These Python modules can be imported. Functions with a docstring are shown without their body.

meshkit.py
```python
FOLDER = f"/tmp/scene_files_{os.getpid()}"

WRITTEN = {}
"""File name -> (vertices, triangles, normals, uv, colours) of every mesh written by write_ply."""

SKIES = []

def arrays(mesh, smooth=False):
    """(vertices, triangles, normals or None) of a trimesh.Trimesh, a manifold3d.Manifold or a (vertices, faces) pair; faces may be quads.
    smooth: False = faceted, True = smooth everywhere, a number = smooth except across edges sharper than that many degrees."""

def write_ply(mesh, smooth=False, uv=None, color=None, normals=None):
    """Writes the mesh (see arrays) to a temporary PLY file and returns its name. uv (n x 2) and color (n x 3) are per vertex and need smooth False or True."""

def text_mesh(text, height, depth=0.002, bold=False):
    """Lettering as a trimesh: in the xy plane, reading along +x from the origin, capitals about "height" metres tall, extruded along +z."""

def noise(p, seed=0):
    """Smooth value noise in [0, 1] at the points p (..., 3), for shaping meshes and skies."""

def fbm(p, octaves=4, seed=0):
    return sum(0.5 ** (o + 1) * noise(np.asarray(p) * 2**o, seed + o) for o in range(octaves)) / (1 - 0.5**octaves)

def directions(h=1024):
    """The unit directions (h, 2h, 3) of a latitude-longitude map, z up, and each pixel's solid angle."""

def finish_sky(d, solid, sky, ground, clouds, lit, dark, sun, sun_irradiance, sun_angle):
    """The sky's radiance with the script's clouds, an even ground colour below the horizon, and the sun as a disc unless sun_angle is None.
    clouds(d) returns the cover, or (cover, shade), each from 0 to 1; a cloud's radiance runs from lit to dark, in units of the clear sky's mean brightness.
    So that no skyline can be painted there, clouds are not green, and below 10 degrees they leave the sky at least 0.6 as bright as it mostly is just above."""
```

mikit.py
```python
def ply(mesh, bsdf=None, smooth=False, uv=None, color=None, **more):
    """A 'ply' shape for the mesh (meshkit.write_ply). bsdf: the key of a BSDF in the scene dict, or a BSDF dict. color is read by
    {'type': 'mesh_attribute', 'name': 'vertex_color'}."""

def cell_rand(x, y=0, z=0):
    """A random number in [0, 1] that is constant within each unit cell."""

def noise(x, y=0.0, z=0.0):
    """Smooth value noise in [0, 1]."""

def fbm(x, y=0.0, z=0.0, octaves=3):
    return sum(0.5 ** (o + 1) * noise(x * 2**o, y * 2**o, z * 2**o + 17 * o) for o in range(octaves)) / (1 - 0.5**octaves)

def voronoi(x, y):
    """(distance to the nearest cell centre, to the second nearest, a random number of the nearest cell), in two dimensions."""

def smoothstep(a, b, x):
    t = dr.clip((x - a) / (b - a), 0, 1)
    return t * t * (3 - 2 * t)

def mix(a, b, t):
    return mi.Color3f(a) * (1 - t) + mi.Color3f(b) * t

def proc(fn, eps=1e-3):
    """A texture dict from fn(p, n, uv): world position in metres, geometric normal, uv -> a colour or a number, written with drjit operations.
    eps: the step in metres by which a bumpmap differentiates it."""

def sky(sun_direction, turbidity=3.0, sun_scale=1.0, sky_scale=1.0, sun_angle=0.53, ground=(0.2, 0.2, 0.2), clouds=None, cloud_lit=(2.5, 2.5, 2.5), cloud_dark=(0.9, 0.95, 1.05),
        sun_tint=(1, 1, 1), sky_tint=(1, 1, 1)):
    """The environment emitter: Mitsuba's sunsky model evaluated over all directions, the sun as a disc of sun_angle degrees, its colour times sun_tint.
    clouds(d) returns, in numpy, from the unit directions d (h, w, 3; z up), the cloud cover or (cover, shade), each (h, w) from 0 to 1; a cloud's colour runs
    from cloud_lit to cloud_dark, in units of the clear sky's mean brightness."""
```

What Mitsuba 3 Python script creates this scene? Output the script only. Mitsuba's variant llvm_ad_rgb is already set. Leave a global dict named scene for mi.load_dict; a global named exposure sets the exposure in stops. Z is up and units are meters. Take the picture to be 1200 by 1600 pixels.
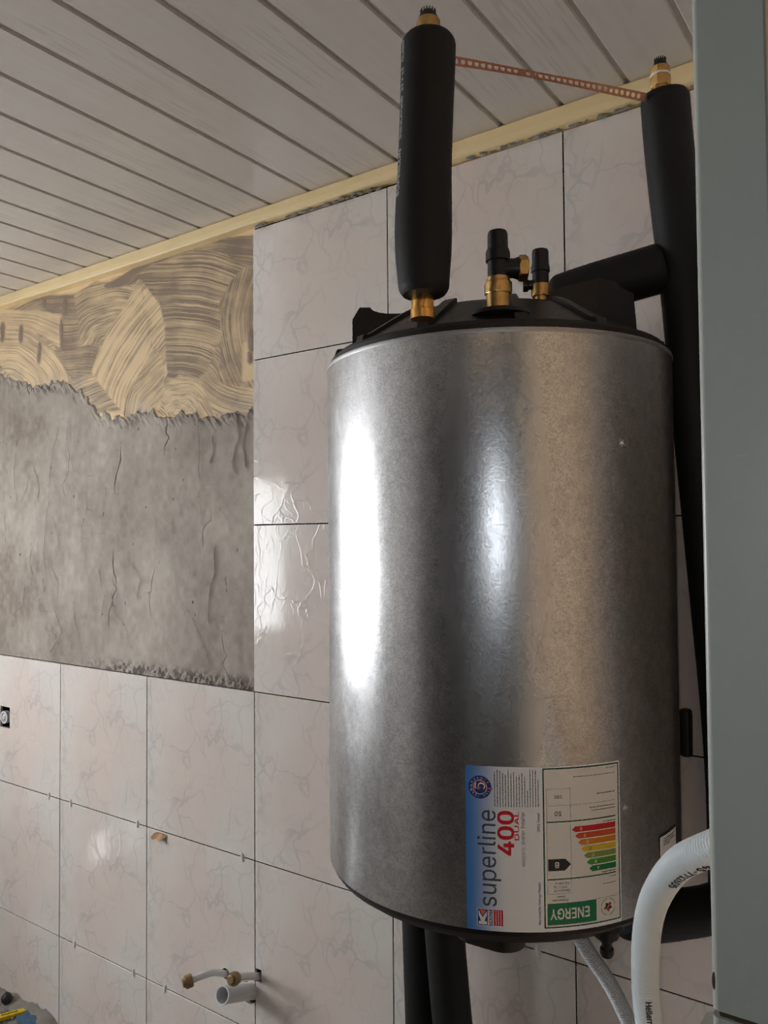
import math, numpy as np, trimesh, mitsuba as mi, drjit as dr, mikit
from mikit import noise, fbm, voronoi, cell_rand, smoothstep, mix, proc
from meshkit import text_mesh, noise as npnoise, fbm as npfbm
import manifold3d as m3
import shapely.geometry as sg
from scipy.interpolate import CubicSpline

T = mi.ScalarTransform4f
PI = math.pi
scene, labels = {}, {}

# ------------------------------------------------------------------ camera, light, exposure
CAM = [2.1646, -1.3820, 1.6448]
FWD = [-0.57773, 0.81558, 0.03236]
UP = [0.0253, -0.0217, 0.99944]
scene['camera'] = {'type': 'perspective', 'fov': 51.6246, 'fov_axis': 'x', 'near_clip': 0.01, 'far_clip': 50.0,
                   'to_world': T().look_at(origin=CAM, target=[CAM[i] + FWD[i] for i in range(3)], up=UP)}
exposure = 0.32
WINDOW_RADIANCE = [9.3, 9.5, 9.7]        # daylight behind the frosted panes of the window in the left wall
# the flash of the phone that takes the picture, just above its lens
scene['phone_flash'] = {'type': 'spot', 'intensity': {'type': 'rgb', 'value': [0.175, 0.188, 0.20]}, 'cutoff_angle': 62.0, 'beam_width': 40.0,
                        'to_world': T().look_at(origin=[CAM[0] - 0.010, CAM[1] - 0.004, CAM[2] + 0.018], target=[CAM[i] + FWD[i] * 2 for i in range(3)], up=[0, 0, 1])}

# ------------------------------------------------------------------ helpers
def put(key, mesh, bsdf, smooth=False, **more):
    scene[key] = mikit.ply(mesh, bsdf, smooth=smooth, **more)
    return key


def numbered(base, k):
    return base if k == 0 else f'{base}_{k:03d}'


def tag(key, label, cat=None, group=None, kind=None):
    labels[key] = {'label': label}
    if cat: labels[key]['category'] = cat
    if group: labels[key]['group'] = group
    if kind: labels[key]['kind'] = kind


def struct(key, label):
    tag(key, label, kind='structure')


def join(*ms):
    return trimesh.util.concatenate([m for m in ms])


def box(x0, x1, y0, y1, z0, z1):
    m = trimesh.creation.box((x1 - x0, y1 - y0, z1 - z0))
    m.apply_translation(((x0 + x1) / 2, (y0 + y1) / 2, (z0 + z1) / 2))
    return m


def cbox(x0, x1, y0, y1, z0, z1, c=0.001):
    pts = []
    for sx in (0, 1):
        for sy in (0, 1):
            for sz in (0, 1):
                p = [(x0, x1)[sx], (y0, y1)[sy], (z0, z1)[sz]]
                s = [1 - 2 * sx, 1 - 2 * sy, 1 - 2 * sz]
                for free in range(3):
                    pts.append([p[i] + (0 if i == free else s[i] * c) for i in range(3)])
    return trimesh.convex.convex_hull(np.array(pts))


def rbox(size, r, seg=10):
    """rounded box centred on the origin"""
    h = np.array(size) / 2 - r
    s = m3.Manifold.sphere(r, seg)
    return to_tri(m3.Manifold.batch_hull([s.translate([a * h[0], b * h[1], c * h[2]]) for a in (-1, 1) for b in (-1, 1) for c in (-1, 1)]))


def to_tri(man):
    m = man.to_mesh()
    return trimesh.Trimesh(np.array(m.vert_properties)[:, :3], np.array(m.tri_verts), process=False)


def to_man(t):
    t = trimesh.Trimesh(t.vertices, t.faces, process=True)
    return m3.Manifold(m3.Mesh(np.asarray(t.vertices, np.float32), np.asarray(t.faces, np.uint32)))


def lathe(profile, seg=48, at=(0, 0, 0)):
    """profile: [(r, z)], turned about z"""
    m = trimesh.creation.revolve(np.array(profile, float), sections=seg)
    if m.volume < 0: m.invert()
    m.apply_translation(at)
    return m


def hexnut(r, z0, z1, c=0.0012, sides=6, turn=0.2, at=(0, 0, 0)):
    a = np.arange(sides) * 2 * PI / sides + turn
    pts = [[r * math.cos(t), r * math.sin(t), z] for t in a for z in (z0 + c, z1 - c)]
    b = np.arange(24) * 2 * PI / 24
    pts += [[r * 0.88 * math.cos(t), r * 0.88 * math.sin(t), z] for t in b for z in (z0, z1)]
    m = trimesh.convex.convex_hull(np.array(pts))
    m.apply_translation(at)
    return m


class Path:
    def __init__(self, pts, n=200, up=(0.3, -1, 0.1)):
        pts = np.array(pts, float)
        d = np.r_[0, np.cumsum(np.linalg.norm(np.diff(pts, axis=0), axis=1))]
        cs = CubicSpline(d, pts) if len(pts) > 2 else (lambda t: pts[0] + np.outer(t / d[-1], pts[1] - pts[0]))
        self.p = np.array(cs(np.linspace(0, d[-1], n)))
        self.s = np.r_[0, np.cumsum(np.linalg.norm(np.diff(self.p, axis=0), axis=1))]
        t = np.gradient(self.p, axis=0)
        self.t = t / np.linalg.norm(t, axis=1, keepdims=True)
        N = []
        v = np.array(up, float)
        for k in self.t:
            v = v - k * (v @ k)
            v /= np.linalg.norm(v)
            N.append(v.copy())
        self.n = np.array(N)
        self.b = np.cross(self.t, self.n)
        self.len = self.s[-1]

    def at(self, s):
        f = lambda a: np.stack([np.interp(s, self.s, a[:, i]) for i in range(3)], -1)
        return f(self.p), f(self.t), f(self.n), f(self.b)


def tube(path, radius, sides=32, caps=True, s=None):
    s = path.s if s is None else s
    c, t, n, b = path.at(s)
    r = radius(s) if callable(radius) else np.full(len(s), radius)
    a = np.arange(sides) * 2 * PI / sides
    v = c[:, None] + r[:, None, None] * (np.cos(a)[None, :, None] * n[:, None] + np.sin(a)[None, :, None] * b[:, None])
    i, j = np.meshgrid(np.arange(len(s) - 1), np.arange(sides), indexing='ij')
    q = np.stack([i * sides + j, i * sides + (j + 1) % sides, (i + 1) * sides + (j + 1) % sides, (i + 1) * sides + j], -1).reshape(-1, 4)
    f = np.vstack([q[:, [0, 1, 2]], q[:, [0, 2, 3]]])
    v = v.reshape(-1, 3)
    if caps:
        k = len(v)
        v = np.vstack([v, c[0], c[-1]])
        j = np.arange(sides)
        L = (len(s) - 1) * sides
        f = np.vstack([f, np.stack([(j + 1) % sides, j, j * 0 + k], 1), np.stack([L + j, L + (j + 1) % sides, j * 0 + k + 1], 1)])
    return trimesh.Trimesh(v, f, process=False)


def pipe_wall(path, ro, ri, sides=32):
    """open pipe: outer wall, inner wall and the two ring ends"""
    o, i = tube(path, ro, sides, caps=False), tube(path, ri, sides, caps=False)
    i.invert()
    n, L = sides, (len(path.s) - 1) * sides
    k = len(o.vertices)
    j = np.arange(n)
    f = []
    for base, flip in ((0, 1), (L, 0)):
        a, b_, c, d = base + j, base + (j + 1) % n, k + base + (j + 1) % n, k + base + j
        f += [np.stack([a, d, c], 1), np.stack([a, c, b_], 1)] if not flip else [np.stack([a, c, d], 1), np.stack([a, b_, c], 1)]
    m = join(o, i)
    return trimesh.Trimesh(m.vertices, np.vstack([m.faces] + f), process=False)


def fine(m, size):
    v, f = trimesh.remesh.subdivide_to_size(m.vertices, m.faces, size, max_iter=12)
    return trimesh.Trimesh(v, f, process=False)


def on_tube(m, path, radius, s0, phi0, way, lift=0.0003):
    """wraps flat lettering (reading along x) round a tube; way = +1 reads along the path, -1 against it"""
    m = fine(m, 0.002)
    v = m.vertices
    s = s0 + way * v[:, 0]
    c, t, n, b = path.at(s)
    r = radius(s) if callable(radius) else np.full(len(s), radius)
    phi = phi0 - way * v[:, 1] / r
    rr = r + lift * (v[:, 2] > 1e-9)
    p = c + rr[:, None] * (np.cos(phi)[:, None] * n + np.sin(phi)[:, None] * b)
    return trimesh.Trimesh(p, m.faces, process=False)


def angle_to(path, s, direction):
    c, t, n, b = path.at(np.array([s]))
    d = np.array(direction, float)
    return math.atan2(b[0] @ d, n[0] @ d)


# ------------------------------------------------------------------ materials
def principled(color, rough=0.5, spec=0.5, metal=0.0, **k):
    c = color if isinstance(color, dict) else {'type': 'rgb', 'value': list(color)}
    r = rough if isinstance(rough, dict) else float(rough)
    return {'type': 'twosided', 'bsdf': {'type': 'principled', 'base_color': c, 'roughness': r, 'specular': spec, 'metallic': metal, **k}}


Z0 = 1.278       # top edge of the upper full row of the lower tiles
FL = 0.215       # floor level


def vein(p):
    u = p.x / 0.4 - dr.floor(p.x / 0.4)
    v = (p.z - 0.078) / 0.4 - dr.floor((p.z - 0.078) / 0.4)
    wx = fbm(u * 7, v * 6, 3.1, 3) - 0.5
    wy = fbm(u * 7 + 31, v * 6, 9.7, 3) - 0.5
    a, b, c = voronoi(u * 5.2 + wx * 1.9, v * 3.6 + wy * 1.7)
    a2, b2, c2 = voronoi(u * 11.0 + wy * 2.6 + 3.0, v * 8.0 + wx * 2.4)
    patch = smoothstep(0.36, 0.62, fbm(u * 3.1 + 7, v * 2.6, 1.3, 2))
    fade = smoothstep(0.30, 0.62, fbm(u * 6.0 + 3, v * 5.0, 8.3, 2))
    line = smoothstep(0.13, 0.0, b - a) * (0.3 + 0.7 * fade) + 0.55 * smoothstep(0.16, 0.0, b2 - a2) * patch * fade
    return dr.minimum(line * (0.35 + 0.65 * patch) + 0.22 * patch * fade, 1.0), fbm(u * 2.2, v * 1.9, 5.0, 2)


def tile_color(p, n, uv):
    line, cloud = vein(p)
    base = mix((0.70, 0.665, 0.62), (0.69, 0.605, 0.555), smoothstep(0.3, 0.75, cloud))
    return base * (1 - mi.Color3f(0.17, 0.16, 0.14) * line)


def tile_bump(p, n, uv):
    line, cloud = vein(p)
    return line * 0.00018 + 0.0007 * fbm(p.x * 9, p.z * 9, 0.5, 2)


scene['tile_glaze'] = {'type': 'bumpmap', 'scale': 1.0, 'arbitrary': proc(tile_bump, eps=8e-4), 'bsdf': principled(proc(tile_color), 0.11, 0.5)}
scene['grout'] = principled((0.020, 0.015, 0.014), 0.9, 0.2)
scene['render_wall'] = principled({'type': 'mesh_attribute', 'name': 'vertex_color'}, 0.75, 0.35)


def board_color(p, n, uv):
    k = dr.floor((p.x + 0.218) / 0.1219)
    g = fbm(p.x * 150 + k * 7, p.y * 4 + k * 3.7, 0.3, 3)
    s = smoothstep(0.56, 0.8, noise(p.x * 260, p.y * 14 + k * 11, 2.0)) * smoothstep(0.5, 0.7, noise(p.x * 9, p.y * 5, 4.0 + k))
    return mix((0.53, 0.495, 0.452), (0.485, 0.45, 0.41), g) * (1 - 0.10 * s)


scene['board'] = principled(proc(board_color), 0.28, 0.5)


def cream_color(p, n, uv):
    g = fbm(p.x * 14, p.y * 14, p.z * 30, 3)
    return mix((0.78, 0.62, 0.35), (0.72, 0.56, 0.30), g)


scene['cream_paint'] = principled(proc(cream_color), 0.45, 0.4)
scene['tan_paint'] = principled((0.76, 0.54, 0.35), 0.5, 0.4)
scene['floor_screed'] = principled(proc(lambda p, n, uv: mix((0.26, 0.24, 0.21), (0.16, 0.145, 0.13), fbm(p.x * 7, p.y * 7, 0.0, 4))), 0.7, 0.3)
scene['corridor_paint'] = principled((0.10, 0.09, 0.085), 0.8, 0.2)
scene['grey_paint'] = principled((0.50, 0.48, 0.46), 0.7, 0.3)
scene['dark_wood'] = principled((0.032, 0.027, 0.026), 0.5, 0.4)


def zinc_refl(p, n, uv):
    th = dr.atan2(p.y + 0.2866, p.x - 1.6006) * 0.258
    g = noise(th * 620, p.z * 620, 0.0)
    sp = fbm(th * 95, p.z * 80, 3.0, 3)
    big = fbm(th * 9, p.z * 6, 1.0, 3)
    v = 0.55 + 0.24 * (g - 0.5) + 0.10 * (sp - 0.5) + 0.05 * (big - 0.5)
    return mi.Color3f(v * 0.985, v * 0.985, v * 1.0)


def zinc_alpha(p, n, uv):
    th = dr.atan2(p.y + 0.2866, p.x - 1.6006) * 0.258
    sp = fbm(th * 120, p.z * 90, 7.0, 3)
    smear = smoothstep(0.45, 0.7, fbm(th * 12 + p.z * 5, p.z * 4 - th * 6, 2.0, 4))
    hand = smoothstep(1.66, 1.86, p.z) * smoothstep(-0.36, -0.47, th)
    return 0.092 + 0.025 * (sp - 0.5) + 0.012 * smear + 0.09 * hand * (0.5 + smear)


def zinc_bump(p, n, uv):
    th = dr.atan2(p.y + 0.2866, p.x - 1.6006) * 0.258
    return 0.000035 * noise(th * 420, p.z * 420, 0.0) + 0.000025 * fbm(th * 90, p.z * 70, 3.0, 2)


scene['zinc'] = {'type': 'bumpmap', 'scale': 1.0, 'arbitrary': proc(zinc_bump, eps=5e-4), 'bsdf': {'type': 'twosided', 'bsdf': {
    'type': 'roughconductor', 'material': 'none', 'distribution': 'ggx', 'alpha': proc(zinc_alpha), 'specular_reflectance': proc(zinc_refl)}}}
scene['zinc_plain'] = principled((0.55, 0.55, 0.56), 0.3, 0.5, 1.0)
scene['rim_steel'] = principled((0.40, 0.40, 0.41), 0.5, 0.5, 1.0)
scene['black_plastic'] = principled((0.010, 0.009, 0.0095), 0.42, 0.35)
scene['black_valve'] = principled((0.006, 0.007, 0.010), 0.38, 0.35)
scene['foam'] = principled(proc(lambda p, n, uv: mix((0.0045, 0.0048, 0.0056), (0.009, 0.0092, 0.010), fbm(p.x * 40, p.y * 40, p.z * 25, 3))), 0.6, 0.3)
scene['brass'] = principled(proc(lambda p, n, uv: mix((0.66, 0.43, 0.17), (0.48, 0.29, 0.11), fbm(p.x * 160, p.y * 160, p.z * 160, 3))), 0.34, 0.5, 1.0)
scene['copper_fitting'] = principled((0.83, 0.45, 0.13), 0.25, 0.5, 1.0)
scene['copper_strap'] = principled((0.42, 0.18, 0.11), 0.45, 0.5, 0.5)
scene['old_brass'] = principled((0.26, 0.18, 0.09), 0.45, 0.5, 0.6)
scene['white_seal'] = principled((0.75, 0.74, 0.70), 0.5, 0.4)
scene['white_pvc'] = principled((0.62, 0.68, 0.71), 0.32, 0.5)
scene['grey_pvc'] = principled((0.42, 0.45, 0.47), 0.38, 0.5)
scene['grey_pipe'] = principled((0.56, 0.57, 0.58), 0.35, 0.5)
scene['spacer_white'] = principled((0.75, 0.74, 0.72), 0.5, 0.4)
scene['cardboard'] = principled((0.42, 0.27, 0.16), 0.8, 0.2)
scene['black_ink'] = principled((0.012, 0.012, 0.014), 0.6, 0.3)
scene['pale_ink'] = principled((0.42, 0.43, 0.44), 0.6, 0.3)


def steel_paint(p, n, uv):
    sp = smoothstep(0.86, 0.90, noise(p.x * 420, p.y * 420, p.z * 260))
    rust = 0.0 * smoothstep(0.012, 0.006, dr.sqrt(dr.square((p.x - 2.0345) * 1.6) + dr.square((p.z - 1.3545) * 1.0)) + 0.006 * (noise(p.x * 400, p.y * 300, p.z * 400) - 0.5))
    c = mix((0.335, 0.35, 0.315), (0.315, 0.33, 0.295), fbm(p.x * 20, p.y * 20, p.z * 6, 3))
    return mix(mix(c, (0.42, 0.42, 0.40), sp * 0.25), (0.06, 0.04, 0.025), rust)


scene['steel_paint'] = principled(proc(steel_paint), 0.3, 0.5)
scene['rust'] = principled((0.05, 0.033, 0.022), 0.85, 0.2)
scene['wood_frame'] = principled((0.55, 0.50, 0.42), 0.5, 0.4)
for nm, c in dict(print_navy=(0.02, 0.035, 0.16), print_red=(0.55, 0.02, 0.035), print_orange=(0.75, 0.16, 0.06), print_slate=(0.06, 0.075, 0.095), print_green=(0.005, 0.17, 0.07),
                  print_dark_green=(0.01, 0.06, 0.035), print_cream=(0.74, 0.72, 0.67), print_white=(0.78, 0.79, 0.80), print_black=(0.012, 0.012, 0.016), print_grey=(0.11, 0.105, 0.10),
                  ar1=(0.55, 0.015, 0.02), ar2=(0.56, 0.075, 0.02), ar3=(0.62, 0.20, 0.01), ar4=(0.66, 0.46, 0.03), ar5=(0.22, 0.28, 0.05), ar6=(0.06, 0.27, 0.03), ar7=(0.005, 0.18, 0.05),
                  yellow=(0.62, 0.44, 0.02), blue_cloth=(0.04, 0.10, 0.18), dark_rubber=(0.02, 0.02, 0.02)).items():
    scene[nm] = principled(c, 0.42, 0.4)


def sheet_color(p, n, uv):
    s = (dr.atan2(p.y + 0.2866, p.x - 1.6006) + math.radians(72.0)) * 0.2581
    t = smoothstep(0.0, 0.052, s)
    return mix((0.05, 0.20, 0.55), (0.80, 0.82, 0.84), t)


scene['sheet_print'] = principled(proc(sheet_color), 0.38, 0.45)

# ------------------------------------------------------------------ the setting
XL, XR, YF, YB, ZC = -0.9, 2.045, -2.75, 0.0, 2.437
def grout_bed():
    m = to_man(join(box(XL - 0.1, 2.2, 0.0092, 0.12, FL - 0.05, ZC + 0.05)))
    m = m + to_man(box(XL, 2.044, 0.0022, 0.0095, FL, 1.2765)) + to_man(box(0.8035, 2.044, 0.0022, 0.0095, 1.27, 2.395))
    for q in HOLE_CUTS: m = m - q
    return to_tri(m)


HOLE_CUTS = [m3.Manifold.cylinder(0.06, 0.0135, 0.0135, 20).rotate([90, 0, 0]).translate([0.700, 0.03, 0.583]), m3.Manifold.cylinder(0.06, 0.026, 0.026, 28).rotate([90, 0, 0]).translate([0.779, 0.03, 0.563]),
             m3.Manifold.cube([0.03, 0.06, 0.031], True).translate([0.806, 0.0, 0.6125]), m3.Manifold.cube([0.055, 0.06, 0.066], True).translate([-0.304, 0.0, 1.082])]
put('wall_back', grout_bed(), 'grout')
struct('wall_back', 'kitchen wall being tiled behind the water heater, part tile and part bare plaster')

HOLES = {}
k = 0
rows = [(0.078, 0.478), (0.478, 0.878), (0.878, 1.278)]
up_rows = [(1.278, 1.678), (1.678, 2.078), (2.078, 2.398)]
G = 0.0014
rng = np.random.default_rng(4)
for c in range(-3, 6):
    for (z0, z1) in rows + (up_rows if c >= 2 else []):
        x0, x1 = c * 0.4, c * 0.4 + 0.4
        x0, x1 = max(x0, XL), min(x1, XR)
        if x1 - x0 < 0.02: continue
        za = max(z0, FL)
        dy = rng.uniform(-0.0004, 0.0004)
        gl = 0.0 if (c == 2 and z0 > 1.2) else G
        t = cbox(x0 + gl, x1 - G, dy, 0.0085, za + G, z1 - (G if z1 < 2.3 else 0), 0.0004)
        cut = []
        if (c, round(z0, 3)) == (1, 0.478):
            cut = [m3.Manifold.cylinder(0.1, 0.0135, 0.0135, 20).rotate([90, 0, 0]).translate([0.700, 0.05, 0.583]),
                   m3.Manifold.cylinder(0.1, 0.026, 0.026, 28).rotate([90, 0, 0]).translate([0.779, 0.05, 0.563])]
        if (c, round(z0, 3)) == (2, 0.478):
            cut = [m3.Manifold.cube([0.03, 0.1, 0.031], True).translate([0.806, 0.0, 0.6125])]
        if (c, round(z0, 3)) == (-1, 0.878):
            cut = [m3.Manifold.cube([0.055, 0.1, 0.066], True).translate([-0.304, 0.0, 1.082])]
        if cut:
            man = to_man(t)
            for q in cut: man = man - q
            t = to_tri(man)
        put(numbered('wall_back__tile', k), t, 'tile_glaze')
        k += 1

# --- the untiled patch: grey render below, comb-smeared adhesive over cream paint above
def plaster_patch():
    xs = np.concatenate([np.linspace(XL, -0.38, 50, endpoint=False), np.linspace(-0.38, 0.7985, 1130)])
    zs = np.concatenate([np.linspace(1.279, 1.93, 400, endpoint=False), np.linspace(1.93, 2.437, 500)])
    X, Z = np.meshgrid(xs, zs)
    P = lambda fx, fz, s=0: np.stack([X * fx, Z * fz, np.full_like(X, 3.3 + s)], -1)
    n1 = lambda fx, fz, seed: npfbm(P(fx, fz), 4, seed)
    # drawing chart of the upper patch (units of about 0.6 mm on the wall)
    U = 857.97 * X - 9.01 * Z + 298.27 + 3.02 * X * Z + 257.03 * X * X
    V = 704.15 * X - 1483.35 * Z + 3883.66 - 412.73 * X * Z - 60.16 * X * X
    U = U + 34 * (n1(8, 8, 5) - 0.5); V = V + 34 * (n1(8, 8, 9) - 0.5)
    g = np.zeros_like(X)            # 0 cream paint, 1 grey adhesive
    h = np.zeros_like(X)
    import shapely
    from shapely import affinity

    def stroke(poly, centre, bias, amp, spacing=8.0, tall=0.0006, seed=0, soft=9):
        nonlocal g, h
        pg = sg.Polygon(poly).buffer(26, quad_segs=8).buffer(-14)
        inside = shapely.contains_xy(pg, U, V)
        x0, y0, x1, y1 = pg.bounds
        m = np.zeros_like(X)
        near = (U > x0 - 20) & (U < x1 + 20) & (V > y0 - 20) & (V < y1 + 20)
        d = shapely.distance(shapely.points(U[near], V[near]), pg.exterior)
        sd = np.where(inside[near], d, -d)
        m[near] = np.clip(sd / soft + 0.5, 0, 1)
        du, dv = U - centre[0], V - centre[1]
        pc = pg.centroid
        turn = math.atan2(pc.y - centre[1], pc.x - centre[0])
        r, a = np.hypot(du, dv), np.arctan2(dv * math.cos(turn) - du * math.sin(turn), du * math.cos(turn) + dv * math.sin(turn))
        rr = r + 4 * np.sin(a * 9 + seed)
        spacing = spacing * 0.52
        c = 0.55 * npnoise(np.stack([rr / spacing, a * 2.6, np.full_like(r, seed * 7.3)], -1), seed) + 0.3 * npnoise(np.stack([rr / spacing * 2.3, a * 6, np.full_like(r, seed * 3.1)], -1), seed + 1) \
            + 0.15 * npnoise(np.stack([rr / spacing / 3, a * 4, np.full_like(r, seed * 5.1)], -1), seed + 2)
        blot = npfbm(np.stack([U / 70, V / 70, np.full_like(U, seed * 1.7)], -1), 3, seed + 3) - 0.5
        gv = np.clip(bias + 0.06 + amp * (c - 0.5) * 2.4 + 0.8 * blot, 0.10, 1)
        g = g * (1 - m) + gv * m
        edge = np.exp(-((np.where(near, 0, 99)).astype(float)))
        ridge = np.zeros_like(X)
        ridge[near] = np.exp(-((sd - 4) / 5.0) ** 2)
        h = h * (1 - m) + m * tall * (0.4 + 1.3 * gv * (0.5 + c)) + 0.0009 * ridge * (0.3 + blot)

    stroke([(-900, 430), (0, 424), (180, 360), (330, 345), (640, 215), (860, 150), (1000, 100), (1160, 92), (1160, 900), (-900, 800)], (520, 1100), 0.52, 0.7, 5, seed=20, soft=22)
    stroke([(80, 420), (180, 352), (330, 352), (440, 480), (400, 690), (290, 720), (240, 560), (120, 470)], (330, 980), 0.80, 0.45, 8, seed=1)
    stroke([(330, 350), (420, 292), (520, 284), (620, 305), (560, 420), (430, 560), (360, 560)], (520, 640), 0.50, 0.75, 7, seed=2)
    stroke([(470, 300), (640, 205), (860, 140), (1000, 95), (1140, 88), (1150, 300), (1100, 300), (1085, 240), (1010, 180), (850, 160), (640, 270)], (1010, 800), 0.86, 0.5, 9, seed=3)
    stroke([(600, 275), (700, 210), (860, 152), (1000, 170), (1085, 235), (1040, 310), (990, 480), (930, 640), (880, 720), (735, 700), (715, 470), (650, 310)], (760, 1050), 0.70, 0.85, 9, seed=4)
    stroke([(-900, 420), (0, 418), (150, 430), (255, 440), (250, 560), (200, 520), (100, 470), (-900, 460)], (60, 900), 0.30, 0.7, 8, seed=5)
    stroke([(-900, 470), (0, 480), (110, 500), (210, 590), (300, 720), (200, 790), (90, 745), (0, 640), (-900, 700)], (0, 820), 0.25, 0.65, 8, seed=6)
    stroke([(420, 690), (480, 520), (560, 390), (622, 285), (700, 380), (722, 480), (735, 720), (700, 850), (560, 900)], (1290, 1010), 0.22, 0.8, 8, seed=7)
    stroke([(600, 760), (640, 660), (690, 590), (720, 680), (715, 800), (640, 860)], (900, 960), 0.35, 0.8, 7, seed=8)
    stroke([(735, 760), (800, 715), (880, 730), (900, 800), (840, 880), (740, 860)], (800, 905), 0.25, 0.7, 8, seed=9)
    stroke([(900, 715), (1000, 760), (1140, 770), (1140, 860), (960, 860)], (1180, 420), 0.34, 0.8, 8, seed=10)
    stroke([(985, 380), (1040, 280), (1090, 230), (1150, 280), (1150, 470), (1085, 560), (1075, 730), (985, 720), (1000, 520)], (1700, 450), 0.62, 0.7, 7, seed=11)
    stroke([(1090, 560), (1140, 560), (1140, 700), (1085, 720)], (1700, 450), 0.0, 0.1, 9, seed=12, tall=0.0)
    # rough scraped pits inside the big strokes
    rough = np.clip((n1(60, 60, 21) - 0.60) * 7, 0, 1) * np.clip(1 - np.abs(U - 1040) / 70, 0, 1) * (V > 330) * (V < 720)
    g = g * (1 - rough * 0.6); h = h + 0.0012 * rough
    spine = np.clip(1 - np.abs(U - (628 + 0.18 * (V - 290) + 10 * np.sin(V / 23))) / 16, 0, 1) * (V > 270) * (V < 620)
    lumps = npfbm(P(160, 90), 3, 30)
    h = h + 0.0016 * spine * lumps; g = np.clip(g + 0.5 * spine * (lumps - 0.45) * 2, 0, 1)
    for (lu, lv, w, ln) in ((190, 385, 14, 28), (282, 395, 16, 45), (262, 520, 10, 75), (85, 520, 10, 45), (8, 515, 10, 45), (168, 600, 10, 50), (1118, 545, 16, 55), (1110, 620, 12, 30)):
        m = np.exp(-((U - lu) / w) ** 2 - ((V - lv) / ln) ** 4)
        g = np.maximum(g, np.clip(m * 1.6, 0, 1)); h = h + 0.003 * m * (0.5 + lumps)
    # lower render, with a ragged lumpy top edge
    bx = [-0.95, -0.349, -0.216, -0.126, 0.010, 0.059, 0.170, 0.288, 0.358, 0.413, 0.453, 0.542, 0.604, 0.698, 0.82]
    bz = [2.20, 2.189, 2.141, 2.129, 2.124, 2.099, 2.021, 1.979, 2.002, 1.997, 1.976, 1.980, 1.961, 1.960, 1.958]
    edge = np.interp(X, bx, bz) + 0.030 * (npnoise(P(34, 9), 40) - 0.5) + 0.045 * (n1(60, 45, 41) - 0.5)
    below = edge - Z
    m = np.clip(below / 0.004, 0, 1)
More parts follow.
